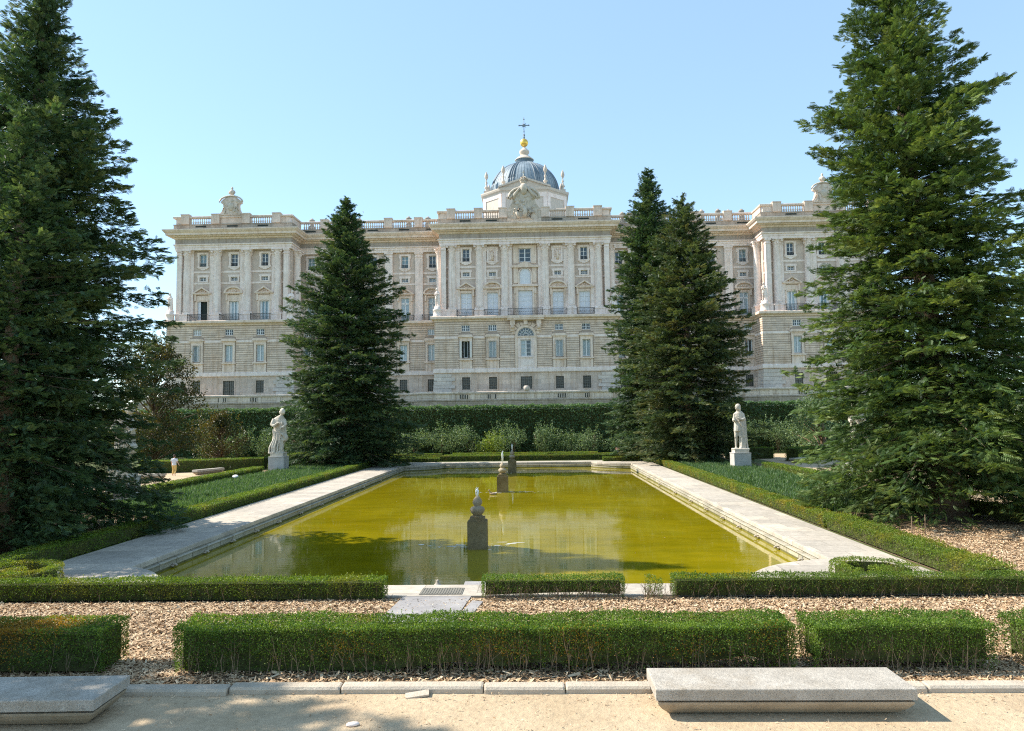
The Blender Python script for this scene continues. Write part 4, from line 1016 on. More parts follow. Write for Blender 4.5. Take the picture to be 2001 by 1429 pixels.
bench(-27.0, 66.2, 3.2, 'low stone bench against the clipped hedge behind the walking man', 1.2, .6)
bench(-25.9, 71.0, 2.2, 'small distant bench by the hedge left of the robed statue', .5, .6)
bench(27.8, 72.6, 2.6, 'pale low bench on the sand behind the statue on the right', .6, .7)

# ------------------------------------------------------------------ leafy things
def path_pts(path):
    P = np.array(path, float); seg = np.linalg.norm(np.diff(P, axis=0), axis=1); cum = np.concatenate([[0], np.cumsum(seg)]); return P, seg, cum
def along(path, s, t):
    """s: distance along, t: offset to the right of travel"""
    P, seg, cum = path_pts(path); i = np.clip(np.searchsorted(cum, s, 'right')-1, 0, len(seg)-1)
    d = (P[i+1]-P[i])/seg[i][:,None]; n = np.stack([d[:,1], -d[:,0]], 1)
    return P[i]+d*(s-cum[i])[:,None]+n*t[:,None]
def wob(s, seed, f=1.): return (np.sin(s*2.1*f+seed)+.6*np.sin(s*5.3*f+seed*2.3)+.4*np.sin(s*11.7*f+seed*.7))/2
def bumps(a, b, seed, rf): return (np.sin(a*23*rf+seed+1.7*np.sin(b*19*rf+seed*2))*np.sin(b*27*rf+seed*3+1.3*np.sin(a*17*rf)) + .7*np.sin(a*47*rf+b*31*rf+seed)*np.sin(b*51*rf-a*13*rf))*.3+.5
def hedge(label, path, w, h, mat, leaf=.03, dens=900, skirt=.0, stems=0, seed=1, core=True, jit=.05, group=None, rough=.03, up=.4, name='clipped_hedge', z0=0., shoots=0, topgain=1.3, coremat=None, rust=None, dense_to=0., rel=.055, rf=1.):
    r = np.random.default_rng(seed); P, seg, cum = path_pts(path); L = cum[-1]
    faces = [('top', L*w*topgain), ('r', L*h), ('l', L*h), ('a', w*h), ('b', w*h)]
    pts = []
    for nm, area in faces:
        n = int(area*dens); 
        if n == 0: continue
        dep = np.abs(r.normal(0, jit, n))
        if nm == 'top':
            s = r.random(n)*L; t = (r.random(n)-.5)*w; z = h+rough*wob(s, seed)+rough*.5*wob(t*3, seed+1)-dep-rel*.8*bumps(s, t, seed, rf)+rel*.3
            k = np.clip((np.abs(t)-(w/2-.06))/.06, 0, 1); z -= .04*k*k
        elif nm in 'rl':
            s = r.random(n)*L; u = r.random(n)
            if skirt: u = u**(.75)
            z = u*h; z = np.minimum(z, h-.01+rough*wob(s, seed)); sg = 1 if nm == 'r' else -1
            t = sg*(w/2+rough*wob(s*1.3+z*4, seed+2)-dep-rel*bumps(s, z, seed+sg, rf)+rel*.3-.05*(1-u)*(skirt > 0))
            if skirt:    # thin base: drop leaves low down
                keep = r.random(n) < np.clip((z/h-skirt*.55+.30*wob(s*.8, seed+5)+.16*wob(s*3.1, seed))/(skirt*.8)+.62+1.*(s < dense_to+.5*wob(z*3, 3)), .36, 1); s, t, z = s[keep], t[keep], z[keep]; t = t*(1-.5*r.random(len(t))*(z < skirt*h))
        else:
            u = r.random(n); z = u*h; t = (r.random(n)-.5)*w; s = (dep if nm == 'a' else L-dep)+ (0 if nm == 'a' else 0)
            if skirt: keep = r.random(n) < np.clip(z/h/skirt, .2, 1); s, t, z = s[keep], t[keep], z[keep]
        xy = along(path, np.clip(s, 0, L), t); pts.append(np.column_stack([xy, z+z0]))
    if shoots:
        n = int(L*w*shoots); s = r.random(n)*L; t = (r.random(n)-.5)*w; k = 5
        xy = along(path, s, t); hh = r.random(n)*.1
        for j in range(k): pts.append(np.column_stack([xy+r.normal(0,.006,(n,2)), z0+h+rough*wob(s, seed)+hh*j/k]))
    Q = np.concatenate(pts); n = len(Q)
    V, F = leaf_quads(Q, leaf*r.uniform(.7,1.3,n), up=up, asp=.6, r=r)
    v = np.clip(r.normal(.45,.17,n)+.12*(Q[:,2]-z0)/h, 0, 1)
    c = P.mean(0); root = link(name, None, None, (c[0], c[1], 0), label=label, cat='hedge', group=group)
    off = np.array([c[0], c[1], 0]); me = qmesh('foliage', V-off, F, mat, v)
    if rust:
        me.materials.append(M['rust_leaf']); mi = np.zeros(n, dtype=np.int32)
        for (a0, b0, c0, rad, pr) in rust: mi[(np.linalg.norm((Q-np.array([a0,b0,c0]))*np.array([.6,1,1]), axis=1) < rad*(1+.3*r.normal(size=n))) & (r.random(n) < pr)] = 1
        me.polygons.foreach_set('material_index', mi)
    link('foliage', me, root)
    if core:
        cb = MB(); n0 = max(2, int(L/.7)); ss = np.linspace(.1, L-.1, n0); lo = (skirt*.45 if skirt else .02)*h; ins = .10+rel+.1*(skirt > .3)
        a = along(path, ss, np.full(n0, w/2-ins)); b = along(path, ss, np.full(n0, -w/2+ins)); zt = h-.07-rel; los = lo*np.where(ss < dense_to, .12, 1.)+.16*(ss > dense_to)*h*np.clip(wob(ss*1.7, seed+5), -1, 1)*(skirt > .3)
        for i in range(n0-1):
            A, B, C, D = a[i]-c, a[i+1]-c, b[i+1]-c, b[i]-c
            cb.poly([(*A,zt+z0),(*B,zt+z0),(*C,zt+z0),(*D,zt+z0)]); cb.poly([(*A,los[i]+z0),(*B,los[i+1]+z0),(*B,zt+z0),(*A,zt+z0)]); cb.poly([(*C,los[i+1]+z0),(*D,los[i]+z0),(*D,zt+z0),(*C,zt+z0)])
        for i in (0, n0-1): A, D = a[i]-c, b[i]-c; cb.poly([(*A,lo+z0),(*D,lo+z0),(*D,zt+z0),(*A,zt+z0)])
        link('inner_core', cb.mesh('inner_core', coremat or M['core']), root)  # opaque dark box instead of twigs, blocks the view through the leaves
    if stems:
        n = int(L*stems); sb = MB(); s = r.random(n)*L; t = (r.random(n)-.5)*(w-.06); q = along(path, s, t)-c
        dx = r.normal(0, .09, (n, 2)); rad = r.uniform(.003, .0065, n)
        for i in range(n):
            hh = h*r.uniform(.6, .95); k1 = r.normal(0,.03,2)
            p = [(q[i][0],q[i][1],z0),(q[i][0]+dx[i][0]*.3+k1[0],q[i][1]+dx[i][1]*.3+k1[1],z0+hh*.35),(q[i][0]+dx[i][0]*.8,q[i][1]+dx[i][1]*.8,z0+hh*.7),(q[i][0]+dx[i][0],q[i][1]+dx[i][1],z0+hh)]
            sb.tube(p, [rad[i]*1.4, rad[i], rad[i]*.7, rad[i]*.4], 3, False)
            for _ in range(2):
                j = np.array(p[1])*.5+np.array(p[r.integers(0,3)])*.5; e = j+np.array([r.normal(0,.11), r.normal(0,.11), h*r.uniform(.25,.45)]); sb.tube([tuple(j), tuple((j+e)/2+r.normal(0,.015,3)), tuple(e)], [rad[i]*.7, rad[i]*.5, rad[i]*.3], 3, False)
        link('stems', sb.mesh('stems', M['pale_twig']), root)
    return root
G1 = 'front row of low hedges behind the kerb'
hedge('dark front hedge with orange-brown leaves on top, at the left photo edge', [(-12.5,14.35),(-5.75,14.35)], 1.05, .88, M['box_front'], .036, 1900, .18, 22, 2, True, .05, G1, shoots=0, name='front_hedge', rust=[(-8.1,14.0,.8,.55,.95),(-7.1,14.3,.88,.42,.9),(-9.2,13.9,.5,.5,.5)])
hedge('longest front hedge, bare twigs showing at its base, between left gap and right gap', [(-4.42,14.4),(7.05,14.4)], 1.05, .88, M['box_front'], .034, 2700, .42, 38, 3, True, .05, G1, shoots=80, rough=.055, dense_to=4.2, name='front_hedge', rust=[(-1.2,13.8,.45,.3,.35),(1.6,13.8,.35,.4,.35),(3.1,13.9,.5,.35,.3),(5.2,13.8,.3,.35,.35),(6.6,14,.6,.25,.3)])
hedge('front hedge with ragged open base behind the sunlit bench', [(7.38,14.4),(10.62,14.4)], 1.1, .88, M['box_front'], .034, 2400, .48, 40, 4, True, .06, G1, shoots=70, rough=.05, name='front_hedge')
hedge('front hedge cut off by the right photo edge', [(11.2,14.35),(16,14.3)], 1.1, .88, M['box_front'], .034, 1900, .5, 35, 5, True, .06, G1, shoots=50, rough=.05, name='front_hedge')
G2 = 'second row of low hedges at the near pool edge'
hedge('bright second-row hedge left of the flagstone', [(-18,19.72),(-1.6,19.72)], .6, .56, M['box_bright'], .036, 1500, .12, 10, 6, True, .04, G2, shoots=60, name='pool_edge_hedge')
hedge('short second-row hedge right of the flagstone with thin base', [(.92,19.72),(4.62,19.72)], .62, .56, M['box_front'], .034, 1500, .5, 60, 7, True, .04, G2, shoots=60, name='pool_edge_hedge')
hedge('long second-row hedge on the right with a row of dark leaves', [(5.85,19.75),(22,19.75)], .62, .56, M['box_leaf'], .036, 1400, .3, 35, 8, True, .04, G2, shoots=60, name='pool_edge_hedge')
hedge('tiny sparse box plant in the gap of the second row', [(5.15,19.6),(5.6,19.6)], .4, .5, M['box_bright'], .034, 700, .4, 90, 9, False, .1, G2, shoots=250, rough=.1, name='small_box_plant')
# hedges along the pool sides
hedge('low hedge running along the left pool coping', [(-14.3,22.6),(-14.25,50),(-14.2,80.2)], .85, .58, M['box_bright'], .05, 520, 0, 0, 10, True, .05)
hedge('yellowish low hedge running along the right pool coping', [(14.45,31.2),(14.45,50),(14.4,76)], .85, .58, M['box_yellow'], .05, 560, .12, 0, 11, True, .06)
hedge('bushy near end of the hedge beside the right coping', [(14.6,20.4),(14.5,31.0)], 1.0, .62, M['box_yellow'], .042, 1000, .12, 8, 12, True, .09, rough=.07, shoots=80)
# scroll-shaped pieces in the near corners
hedge('curved yellow hedge scroll in the near left corner of the pool', arc(-13.0,21.75,1.05,-.5*pi,1.25*pi,22), .42, .5, M['box_yellow'], .04, 1000, 0, 0, 13, True, .04, name='scroll_hedge')
hedge('small round yellow hedge inside the left scroll', arc(-13.05,21.7,.25,0,2*pi,10), .3, .46, M['box_yellow'], .04, 900, 0, 0, 14, False, .05, name='scroll_hedge')
hedge('curved hedge scroll in the near right corner of the pool', arc(11.85,21.6,.95,-.1*pi,1.25*pi,22), .42, .46, M['box_yellow'], .04, 1000, 0, 0, 15, True, .04, name='scroll_hedge')
hedge('small orange hedge tuft inside the right scroll', arc(12.0,21.45,.22,0,2*pi,10), .3, .42, M['box_yellow'], .04, 900, 0, 0, 16, False, .05, name='scroll_hedge')
# outer hedges
hedge('clipped hedge between the left iris bed and the side path', [(-21.7,44.6),(-21.6,64.0)], .95, .78, M['box_bright'], .06, 420, 0, 0, 17, True, .06)
hedge('clipped hedge running on past the robed statue on the left', [(-21.6,67.2),(-21.2,84)], .95, .78, M['box_leaf'], .06, 380, 0, 0, 18, True, .06)
hedge('wide clipped hedge behind the walking man', [(-34.2,68),(-24.3,72.3)], 2.2, 1.15, M['box_bright'], .07, 300, 0, 0, 19, True, .07)
hedge('clipped hedge with russet patches reaching back on the left', [(-24.4,73.5),(-23.6,84)], 1.6, 1.1, M['box_leaf'], .07, 260, 0, 0, 20, True, .07)
hedge('shaded low hedge under the big firs on the left', [(-22.6,30),(-22.2,42.0)], 1.0, .7, M['box_leaf'], .05, 420, .4, 0, 21, True, .08)
hedge('clipped hedge along the right side path beside the statue', [(21.2,61.5),(21.6,45)], .95, .8, M['box_bright'], .06, 400, 0, 0, 22, True, .06)
hedge('hedge under the big fir on the right', [(22,43.5),(22.4,26)], 1.0, .75, M['box_leaf'], .05, 400, .4, 0, 23, True, .08)
hedge('low dark green hedge across the far right path', [(22.5,80),(27.5,80)], 1.2, 1.2, M['box_leaf'], .07, 300, 0, 0, 24, True, .06)
hedge('taller block of clipped hedge by the right bench', [(27.6,74.5),(31.5,77.5)], 1.6, 1.35, M['box_leaf'], .07, 300, 0, 0, 25, True, .06)
hedge('clipped hedge continuing at the far right behind the fir', [(31.5,78.5),(48,80)], 1.6, 1.3, M['box_leaf'], .08, 220, 0, 0, 26, True, .06)
# parterre behind the pool
PG = 'low box rows of the parterre behind the pool'
for k, (pa, w, h, lb, mt) in enumerate((
  ([(-13.3,80.0),(-8.0,80.0)], .8, .5, 'short sunlit box row behind the far left pool corner', 'box_bright'),
  ([(9.3,77.9),(14.0,77.7)], .8, .5, 'short box row behind the far right pool corner', 'box_bright'),
  ([(-14.5,81.6),(16,81.6)], .7, .62, 'nearest long box row behind the far pool wall', 'box_leaf'),
  ([(-8,84.2),(3.6,84.2)], .6, .6, 'second box row behind the pool, left piece', 'box_bright'),
  ([(4.4,84.6),(14.5,84.6)], .6, .6, 'second box row behind the pool, right piece', 'box_leaf'),
  ([(-7.4,87.6),(9.6,87.6)], .7, .6, 'rearmost sunlit box row in the middle of the parterre', 'box_bright'),
  ([(-22,87.0),(-8.6,87.0)], .7, .6, 'rearmost dark box row left of the middle', 'box_leaf'),
  ([(12.6,86.6),(20.5,86.6)], .8, .6, 'rear box row next to the distant woman', 'box_leaf'),
  ([(15.0,70.5),(17.6,76.5)], 1.2, .7, 'bushy hedge piece at the far right coping corner', 'box_bright'))):
    hedge(lb, pa, w, h, M[mt], .07, 330, 0, 0, 40+k, True, .05, PG, name='parterre_hedge')
# tall hedge wall
hedge('tall dark clipped hedge wall in front of the palace terrace', [(-60,94.2),(60,94.2)], 2.2, 6.2, M['hedge_tall'], .20, 85, 0, 0, 60, True, .14, name='tall_hedge', rough=.15, topgain=2.6, shoots=3, rel=.42, rf=.16)

# blob of leaves around clump centres, used for shrubs and broad-leaved trees
def clump_plant(name, label, cat, loc, centres, radii, leaf, n_per, mat, stems=None, group=None, seed=0, up=.2, shoots=0, stem_mat=None, asp=.5):
    r = np.random.default_rng(seed); P = []
    for c, R in zip(centres, radii):
        n = int(n_per*R**2); d = unit(r.normal(size=(n,3))); rad = R*(1-np.abs(r.normal(0,.22,(n,1)))).clip(.1,1.15)
        q = np.array(c)+d*rad*np.array([1,1,.8]); P.append(q)
        for _ in range(int(shoots)):
            a = unit(r.normal(size=3)+np.array([0,0,1.2])); b = np.array(c)+a*R*.8; L = r.uniform(.3,.75)*R**.5; k = int(12*L/leaf*.22)+3
            t = r.random((k,1)); P.append(b+(a+np.array([0,0,.5]))*t*L+r.normal(0,leaf*.35,(k,3)))
    P = np.concatenate(P); P = P[P[:,2] > .03]; n = len(P)
    V, F = leaf_quads(P, leaf*r.uniform(.7,1.3,n), up=up, asp=asp, r=r); v = np.clip(r.normal(.5,.2,n), 0, 1)
    root = link(name, None, None, loc, label=label, cat=cat, group=group); link('crown' if cat == 'tree' else 'foliage', qmesh('foliage', V, F, mat, v), root)
    if stems:
        mb = MB()
        for s in stems: mb.tube(s[0], s[1], 7)
        link('trunk' if cat == 'tree' else 'stems', mb.mesh('trunk', stem_mat or M['bark']), root)
    return root
# grey-green shrubs in front of the tall hedge
rr = random.Random(4)
SG = 'grey-green shrubs below the tall hedge'
shr = [(-38.5,1.9,0),(-34.5,2.2,0),(-31.0,2.5,0),(-27.3,2.1,0),(-23.6,2.2,0),(-20.0,2.0,0),(-12.5,2.0,0),(-9.2,2.4,0),(-5.6,2.0,0),(-3.1,1.7,1),(-.4,2.4,0),(3.0,2.3,0),(6.7,1.7,0),(9.2,2.2,0),(13.0,1.9,0),(16.8,2.2,0),(23.5,2.2,0),(27.5,2.4,0),(31.5,2.3,0),(36.0,2.2,0),(41,2.3,0)]
where = ['far left, beside the bronze tree','left of the walking man','behind the walking man','third from the bronze tree','just left of the robed statue','behind the robed statue','right beside the left fir','second from the left fir, tall','third from the left fir','bright yellow-green and smallest in the middle','behind the farthest fountain post','right of the farthest fountain post','low, in the middle right','above the rear box rows, broad','next to the distant woman','against the paired firs','right of the paired firs','behind the cloaked statue','above the right path','right of the cloaked statue, half hidden','far right behind the big fir']
for i, ((x, R, yel), wh) in enumerate(zip(shr, where)):
    R *= 1.12
    cs = []; rs = []
    for k in range(9):
        a = rr.uniform(0, 2*pi); d = rr.uniform(0, .75)*R; z = rr.uniform(.35, 1.45)*R*.78; q = rr.uniform(.35,.55)*R; cs.append((cos(a)*d*1.15, sin(a)*d*.7, z)); rs.append(q)
    st = [([(0,0,0),(rr.gauss(0,.3),0,R*.6),(rr.gauss(0,.3),0,R*.95)], [.05,.04,.02]) for _ in range(4)]
    clump_plant('shrub', '%s shrub below the tall hedge, %s' % ('yellowish' if yel else 'grey-green', wh), 'shrub', (x, 91.2+rr.uniform(-.5,.3), 0), cs, rs, .17, 230, M['shrub_yellow'] if yel else M['shrub_grey'], st, SG, 100+i, shoots=7)
# bronze-leaved tree and shrubs left
rr = random.Random(8)
def broad_tree(label, x, y, H, R, seed, mat, leaf=.3, nc=46, n_per=150, zlo=.12):
    q = random.Random(seed); cs = []; rs = []; st = [([(0,0,0),(.1,0,H*.35),(.0,.1,H*.7),(0,0,H*.92)], [.3,.24,.14,.05])]
    for k in range(nc):
        u = zlo+(.97-zlo)*q.random()**.9; z = H*u; rad = R*(sin(pi*min(1, (u+.12)**.8*.98))**.6)*q.uniform(.35,1.0); a = q.uniform(0, 2*pi)
        c = (cos(a)*rad, sin(a)*rad, z); cs.append(c); rs.append(q.uniform(.55,1.15)*R*.24+.2)
        st.append(([(0,0,max(.5,z-R*.5)),(c[0]*.5,c[1]*.5,z-R*.18),c], [.09,.06,.02]))
    clump_plant('leafy_tree', label, 'tree', (x, y, 0), cs, rs, leaf, n_per, mat, st, None, seed, shoots=3)
broad_tree('bronze and green broad-leaved tree behind the big left firs', -37.2, 76, 13.8, 5.2, 21, M['magnolia'], .26, 60, 210)
broad_tree('low bronze-leaved bushy tree left of the grey-green shrubs', -33.5, 84, 5.2, 3.4, 22, M['magnolia'], .24, 40, 150, .05)
broad_tree('low green bushy tree behind the right statue path', 33.5, 82, 7.0, 4.0, 23, M['shrub_grey'], .24, 40, 150, .05)

# strap-leaved plants (irises) between coping hedge and outer hedge
def straps(name, x0, x1, y0, y1, n, seed, lab, hmax=.42):
    r = np.random.default_rng(seed); nt = n//9
    cx = r.uniform(x0, x1, nt); cy = r.uniform(y0, y1, nt); keep = r.random(nt) < np.clip(.75+.5*np.sin(cx*1.9+cy*.7+seed)*np.sin(cy*1.1-cx), .15, 1); cx, cy = cx[keep], cy[keep]
    k = 9; bx = np.repeat(cx, k)+r.normal(0,.05,len(cx)*k); by = np.repeat(cy, k)+r.normal(0,.05,len(cx)*k); m = len(bx)
    h = r.uniform(.5,1,m)*hmax; ang = r.uniform(0,2*pi,m); lean = r.uniform(.02,.22,m); w = r.uniform(.014,.026,m)
    base = np.stack([bx,by,np.zeros(m)],1); dirv = np.stack([np.cos(ang),np.sin(ang),np.zeros(m)],1); side = np.stack([-np.sin(ang),np.cos(ang),np.zeros(m)],1)
    up = np.array([0,0,1.]); mid = base+dirv*(lean*.35)[:,None]+up*(h*.65)[:,None]; tip = base+dirv*lean[:,None]+up*(h)[:,None]
    W = side*w[:,None]
    V = np.stack([base-W, base+W, mid+W, mid-W, tip+W*.2, tip-W*.2], 1).reshape(-1,3); i = np.arange(m)[:,None]*6
    F = np.concatenate([i+np.array([0,1,2,3]), i+np.array([3,2,4,5])], 0); v = np.clip(r.normal(.5,.18,m),0,1)
    link(name, qmesh(name, V, F, M['strap'], np.concatenate([v,v])), None, label=lab, kind='stuff')
straps('iris_leaves', -20.6, -14.9, 37.5, 72, 60000, 31, 'strappy green iris leaves filling the left bed', .56)
straps('iris_leaves', 15.2, 20.8, 36, 71, 60000, 32, 'strappy green iris leaves filling the right bed', .56)
straps('grass_tufts', -22, -15.2, 31.5, 37.5, 2600, 33, 'scattered grass tufts on the bare soil under the left firs', .3)

# wood chips
def chips(name, regions, seed, lab, size=(.05,.012)):
    r = np.random.default_rng(seed); P = []
    for x0, x1, y0, y1, n in regions: P.append(np.column_stack([r.uniform(x0,x1,n), r.uniform(y0,y1,n), r.uniform(-.012,.03,n)]))
    P = np.concatenate(P); n = len(P); a = r.uniform(0, 2*pi, n); tilt = r.normal(0,.3,n)
    ax = np.stack([np.cos(a), np.sin(a), tilt], 1); ax = unit(ax); sd = unit(np.cross(ax, np.array([0,0,1.])+r.normal(0,.35,(n,3))))
    L = r.uniform(.5,1.6,n)[:,None]*size[0]; W = r.uniform(.6,1.6,n)[:,None]*size[1]
    V = np.stack([P-ax*L-sd*W*.7, P+ax*L-sd*W, P+ax*L*.9+sd*W, P-ax*L+sd*W*.8], 1).reshape(-1,3)
    link(name, qmesh(name, V, np.arange(4*n).reshape(-1,4), M['chips'], np.clip(r.beta(2.2,1.7,n),0,1)), None, label=lab, kind='stuff')
chips('wood_chips', [(-12.5,-4.2,13.35,19.4,52000),(-4.2,7.5,14.9,19.6,56000),(-4.2,7.5,13.35,15.0,6000),(7.5,17,13.4,19.5,60000)], 5, 'pale wood chip mulch between the two front hedge rows')
chips('wood_chips', [(-12.5,17,13.4,19.5,3500)], 15, 'larger curled wood chips strewn over the mulch between the hedge rows', (.085,.02))
chips('wood_chips', [(15.2,26,20.2,31.5,60000)], 6, 'wood chip mulch in front of the big right fir')
chips('fallen_leaves', [(-23,-15,24.5,34,9000)], 7, 'brown leaf litter under the big left firs', (.05,.025))
chips('path_litter', [(-9,12,8.5,13.0,1500),(-9,12,12.6,13.02,500)], 8, 'small dry leaf bits scattered on the sand path', (.018,.007))
# stakes, plant sign
for x, y, h, lb in ((16.4,28.6,.8,'thin grey stake by the right coping hedge, left one of two'),(17.1,29.0,.8,'thin grey stake beside a yellow sapling near the right fir'),):
    mb = MB(); mb.tube([(0,0,-.05),(.02,0,h)], [.02,.018], 6, False); link('stake', mb.mesh('stake', M['pale_twig']), None, (x,y,0), label=lb, cat='stake')
mb = MB(); mb.tube([(0,0,-.05),(0,0,.5)], [.012,.012], 6, False); sg = link('plant_sign', None, None, (-20.25,55.6,0), label='white oval plant sign on a thin stem in the left iris bed', cat='sign')
link('stem', mb.mesh('stem', M['iron']), sg); mb = MB(); mb.lathe([(.01,-.015),(.21,-.015),(.225,0),(.21,.015),(.01,.015)], 20, (0,0,0), sy=.6)
o = link('oval_plate', mb.mesh('oval_plate', M['white_paint']), sg, (0,0,.55)); o.rotation_euler = (radians(55),0,0)
clump_plant('yellow_sapling', 'small yellow-leaved sapling between the two thin stakes', 'sapling', (16.8,28.9,0), [(0,0,.5),(.1,0,.3),(-.05,.05,.65)], [.16,.14,.12], .06, 1500, M['shrub_yellow'], [([(0,0,0),(0,0,.6)],[.01,.006])], None, 77)
# ------------------------------------------------------------------ conifers
def frond_template(nf=4, wd=1.):
    fs = [((0,0),(1,0),.05)]
    for i in range(nf):
        t = .12+.76*i/(nf); L = .52*(1-t*.55)
        for s in (-1,1): fs.append(((t,0),(t+L*.72,s*L*.72),.042))
    V = []; F = []
    for i, (a, b, w) in enumerate(fs):
        a = np.array([*a,0.]); b = np.array([*b,0.]); d = unit(b-a); n = np.array([-d[1],d[0],0]); sl = np.array([0,0,(-.10 if i else .03)*np.linalg.norm(b-a)*4*.5]); tw = np.array([0,0,.03*(1 if i % 2 else -1)])
        m = a+(b-a)*.55+sl*.3; k = len(V); V += [a, m+n*w*wd+tw, b+sl, m-n*w*wd-tw]; F += [(k,k+3,k+2,k+1)]
    return np.array(V), np.array(F)
def fronds(O, D, Nn, S, T):
    TV, TF = T; D = unit(D); Y = unit(np.cross(Nn, D)); Z = np.cross(D, Y)
    V = O[:,None,:]+S[:,None,None]*(TV[None,:,0:1]*D[:,None,:]+TV[None,:,1:2]*Y[:,None,:]+TV[None,:,2:3]*Z[:,None,:])
    n, m = len(O), len(TV); F = (np.arange(n)[:,None,None]*m+TF[None]).reshape(-1,4); return V.reshape(-1,3), F
T4, T3 = frond_template(5), frond_template(4, 1.1)
def conifer(label, x, y, H, prof, mat, seed, frond=.4, per_m=26, nb=34, lean=(0,0), zmin=.6, tpl=None, droop=.35, trunk_r=.42, group=None, clump=1.):
    """prof: [(height, radius)]"""
    r = np.random.default_rng(seed); hz = [p[0] for p in prof]; hr = [p[1] for p in prof]; tpl = tpl or T4
    Os, Ds, Ns, Ss, As = [], [], [], [], []; wood = MB(); z = zw = zmin; wk = 0; k = 0; th = r.uniform(0, 6)
    def lump(th_, z_): return sin(2*th_+z_*.55+seed)*.5+sin(3*th_-z_*1.1+seed*2)*.35+sin(5*th_+z_*2.1+seed*3)*.25
    while z < H-.25:
        R0 = np.interp(z, hz, hr); n_here = per_m*(.42+.58*min(1, R0/3.5))
        wk = (wk+1) if k else 0
        if wk >= n_here*.5: zw += .5*r.uniform(.8,1.2); wk = 0
        z = zw+r.normal(0,.085)*(1 if R0 > 1.2 else 2.2); th += 2.39996+r.normal(0,.35); k += 1
        f = z/H; R = R0*r.choice([.5,.72,.86,.98,1.08], p=[.14,.2,.26,.26,.14])*(1+.19*clump*lump(th, z))
        R = max(R, .18); up = -.10+.62*f**1.4+r.normal(0,.07); dr = droop*(1-f)*r.uniform(.6,1.3)
        e = np.array([cos(th), sin(th), 0]); c0 = np.array([lean[0]*z, lean[1]*z, z-up*R*.55])
        def B(t): t = np.asarray(t)[...,None]; return c0+e*R*t+np.array([0,0,1.])*R*(up*t-dr*t**2+.5*dr*t**4)
        sz = frond*(.75+.4*min(1,R/4)); W = .30*R+.16
        n = int(nb*(.38+R/5.2)*r.uniform(.85,1.15)); t = 1-r.random(n)**1.1*(.74 if R > 2 else .97)
        u = r.uniform(-1,1,n)*W*(1-t)**.45*np.minimum(1, (t*2.2)); side = np.array([-sin(th), cos(th), 0])
        O = B(t)+side*u[:,None]+np.array([0,0,-1.])[None]*(np.abs(u)**1.5*.25+np.abs(r.normal(0,.09,n)))[:,None]
        sg = np.sign(u)*np.minimum(1, np.abs(u)/(.22*W+.05)); sl = up-2*dr*t+2.*dr*t**3
        D = e[None]*(.95-.35*np.abs(sg))[:,None]+side[None]*(sg*.75)[:,None]+np.array([0,0,1.])[None]*(sl*.8+.20*r.normal(0,1,n)+.02)[:,None]+r.normal(0,.12,(n,3))
        N_ = np.array([0,0,1.])[None]+r.normal(0,.34,(n,3))
        O = O-unit(D)*(sz*.45)
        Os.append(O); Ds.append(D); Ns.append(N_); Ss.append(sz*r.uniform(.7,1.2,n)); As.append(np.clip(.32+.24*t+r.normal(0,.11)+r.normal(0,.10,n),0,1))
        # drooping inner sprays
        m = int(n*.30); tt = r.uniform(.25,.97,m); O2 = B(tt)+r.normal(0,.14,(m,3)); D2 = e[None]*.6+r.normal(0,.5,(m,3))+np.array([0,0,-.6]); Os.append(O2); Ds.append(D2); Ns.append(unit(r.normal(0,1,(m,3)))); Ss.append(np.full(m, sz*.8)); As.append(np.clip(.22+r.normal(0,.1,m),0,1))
        if R > .5 and k % 3 == 0: ts = np.linspace(0,.86,5); wood.tube(B(ts), [.012+.010*R, .010+.008*R, .008+.005*R, .014, .006], 4, False)
    # leading shoot
    m = 22; zz = r.uniform(H-1.3, H, m); O = np.stack([lean[0]*zz+r.normal(0,.05,m), lean[1]*zz+r.normal(0,.05,m), zz], 1); a = r.uniform(0,2*pi,m)
    Os.append(O); Ds.append(np.stack([np.cos(a)*.7,np.sin(a)*.7,np.full(m,.9)],1)); Ns.append(r.normal(0,1,(m,3))); Ss.append(np.full(m,frond*.65)); As.append(np.full(m,.55))
    V, F = fronds(np.concatenate(Os), np.concatenate(Ds), np.concatenate(Ns), np.concatenate(Ss), tpl)
    att = np.repeat(np.concatenate(As), len(tpl[1])); keep = V.reshape(-1, len(tpl[0]), 3)[:,:,2].min(1) > .02
    if not keep.all():
        F = F.reshape(-1, len(tpl[1]), 4)[keep].reshape(-1,4); att = att.reshape(-1, len(tpl[1]))[keep].ravel()
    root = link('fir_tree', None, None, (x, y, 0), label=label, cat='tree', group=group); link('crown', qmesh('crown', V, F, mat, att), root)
    tz = np.linspace(-.1, H*.97, 14); tb = MB(); tb.tube([(lean[0]*q+.06*sin(q*.7), lean[1]*q+.06*cos(q*.9), q) for q in tz], [trunk_r*(1-q/H)**.8*(1+.35*math.exp(-max(q,0)*1.2))+.03 for q in tz], 14)
    link('trunk', tb.mesh('trunk', M['bark']), root); link('branches', wood.mesh('branches', M['twig']), root)
    print(label[:30], len(F)); return root
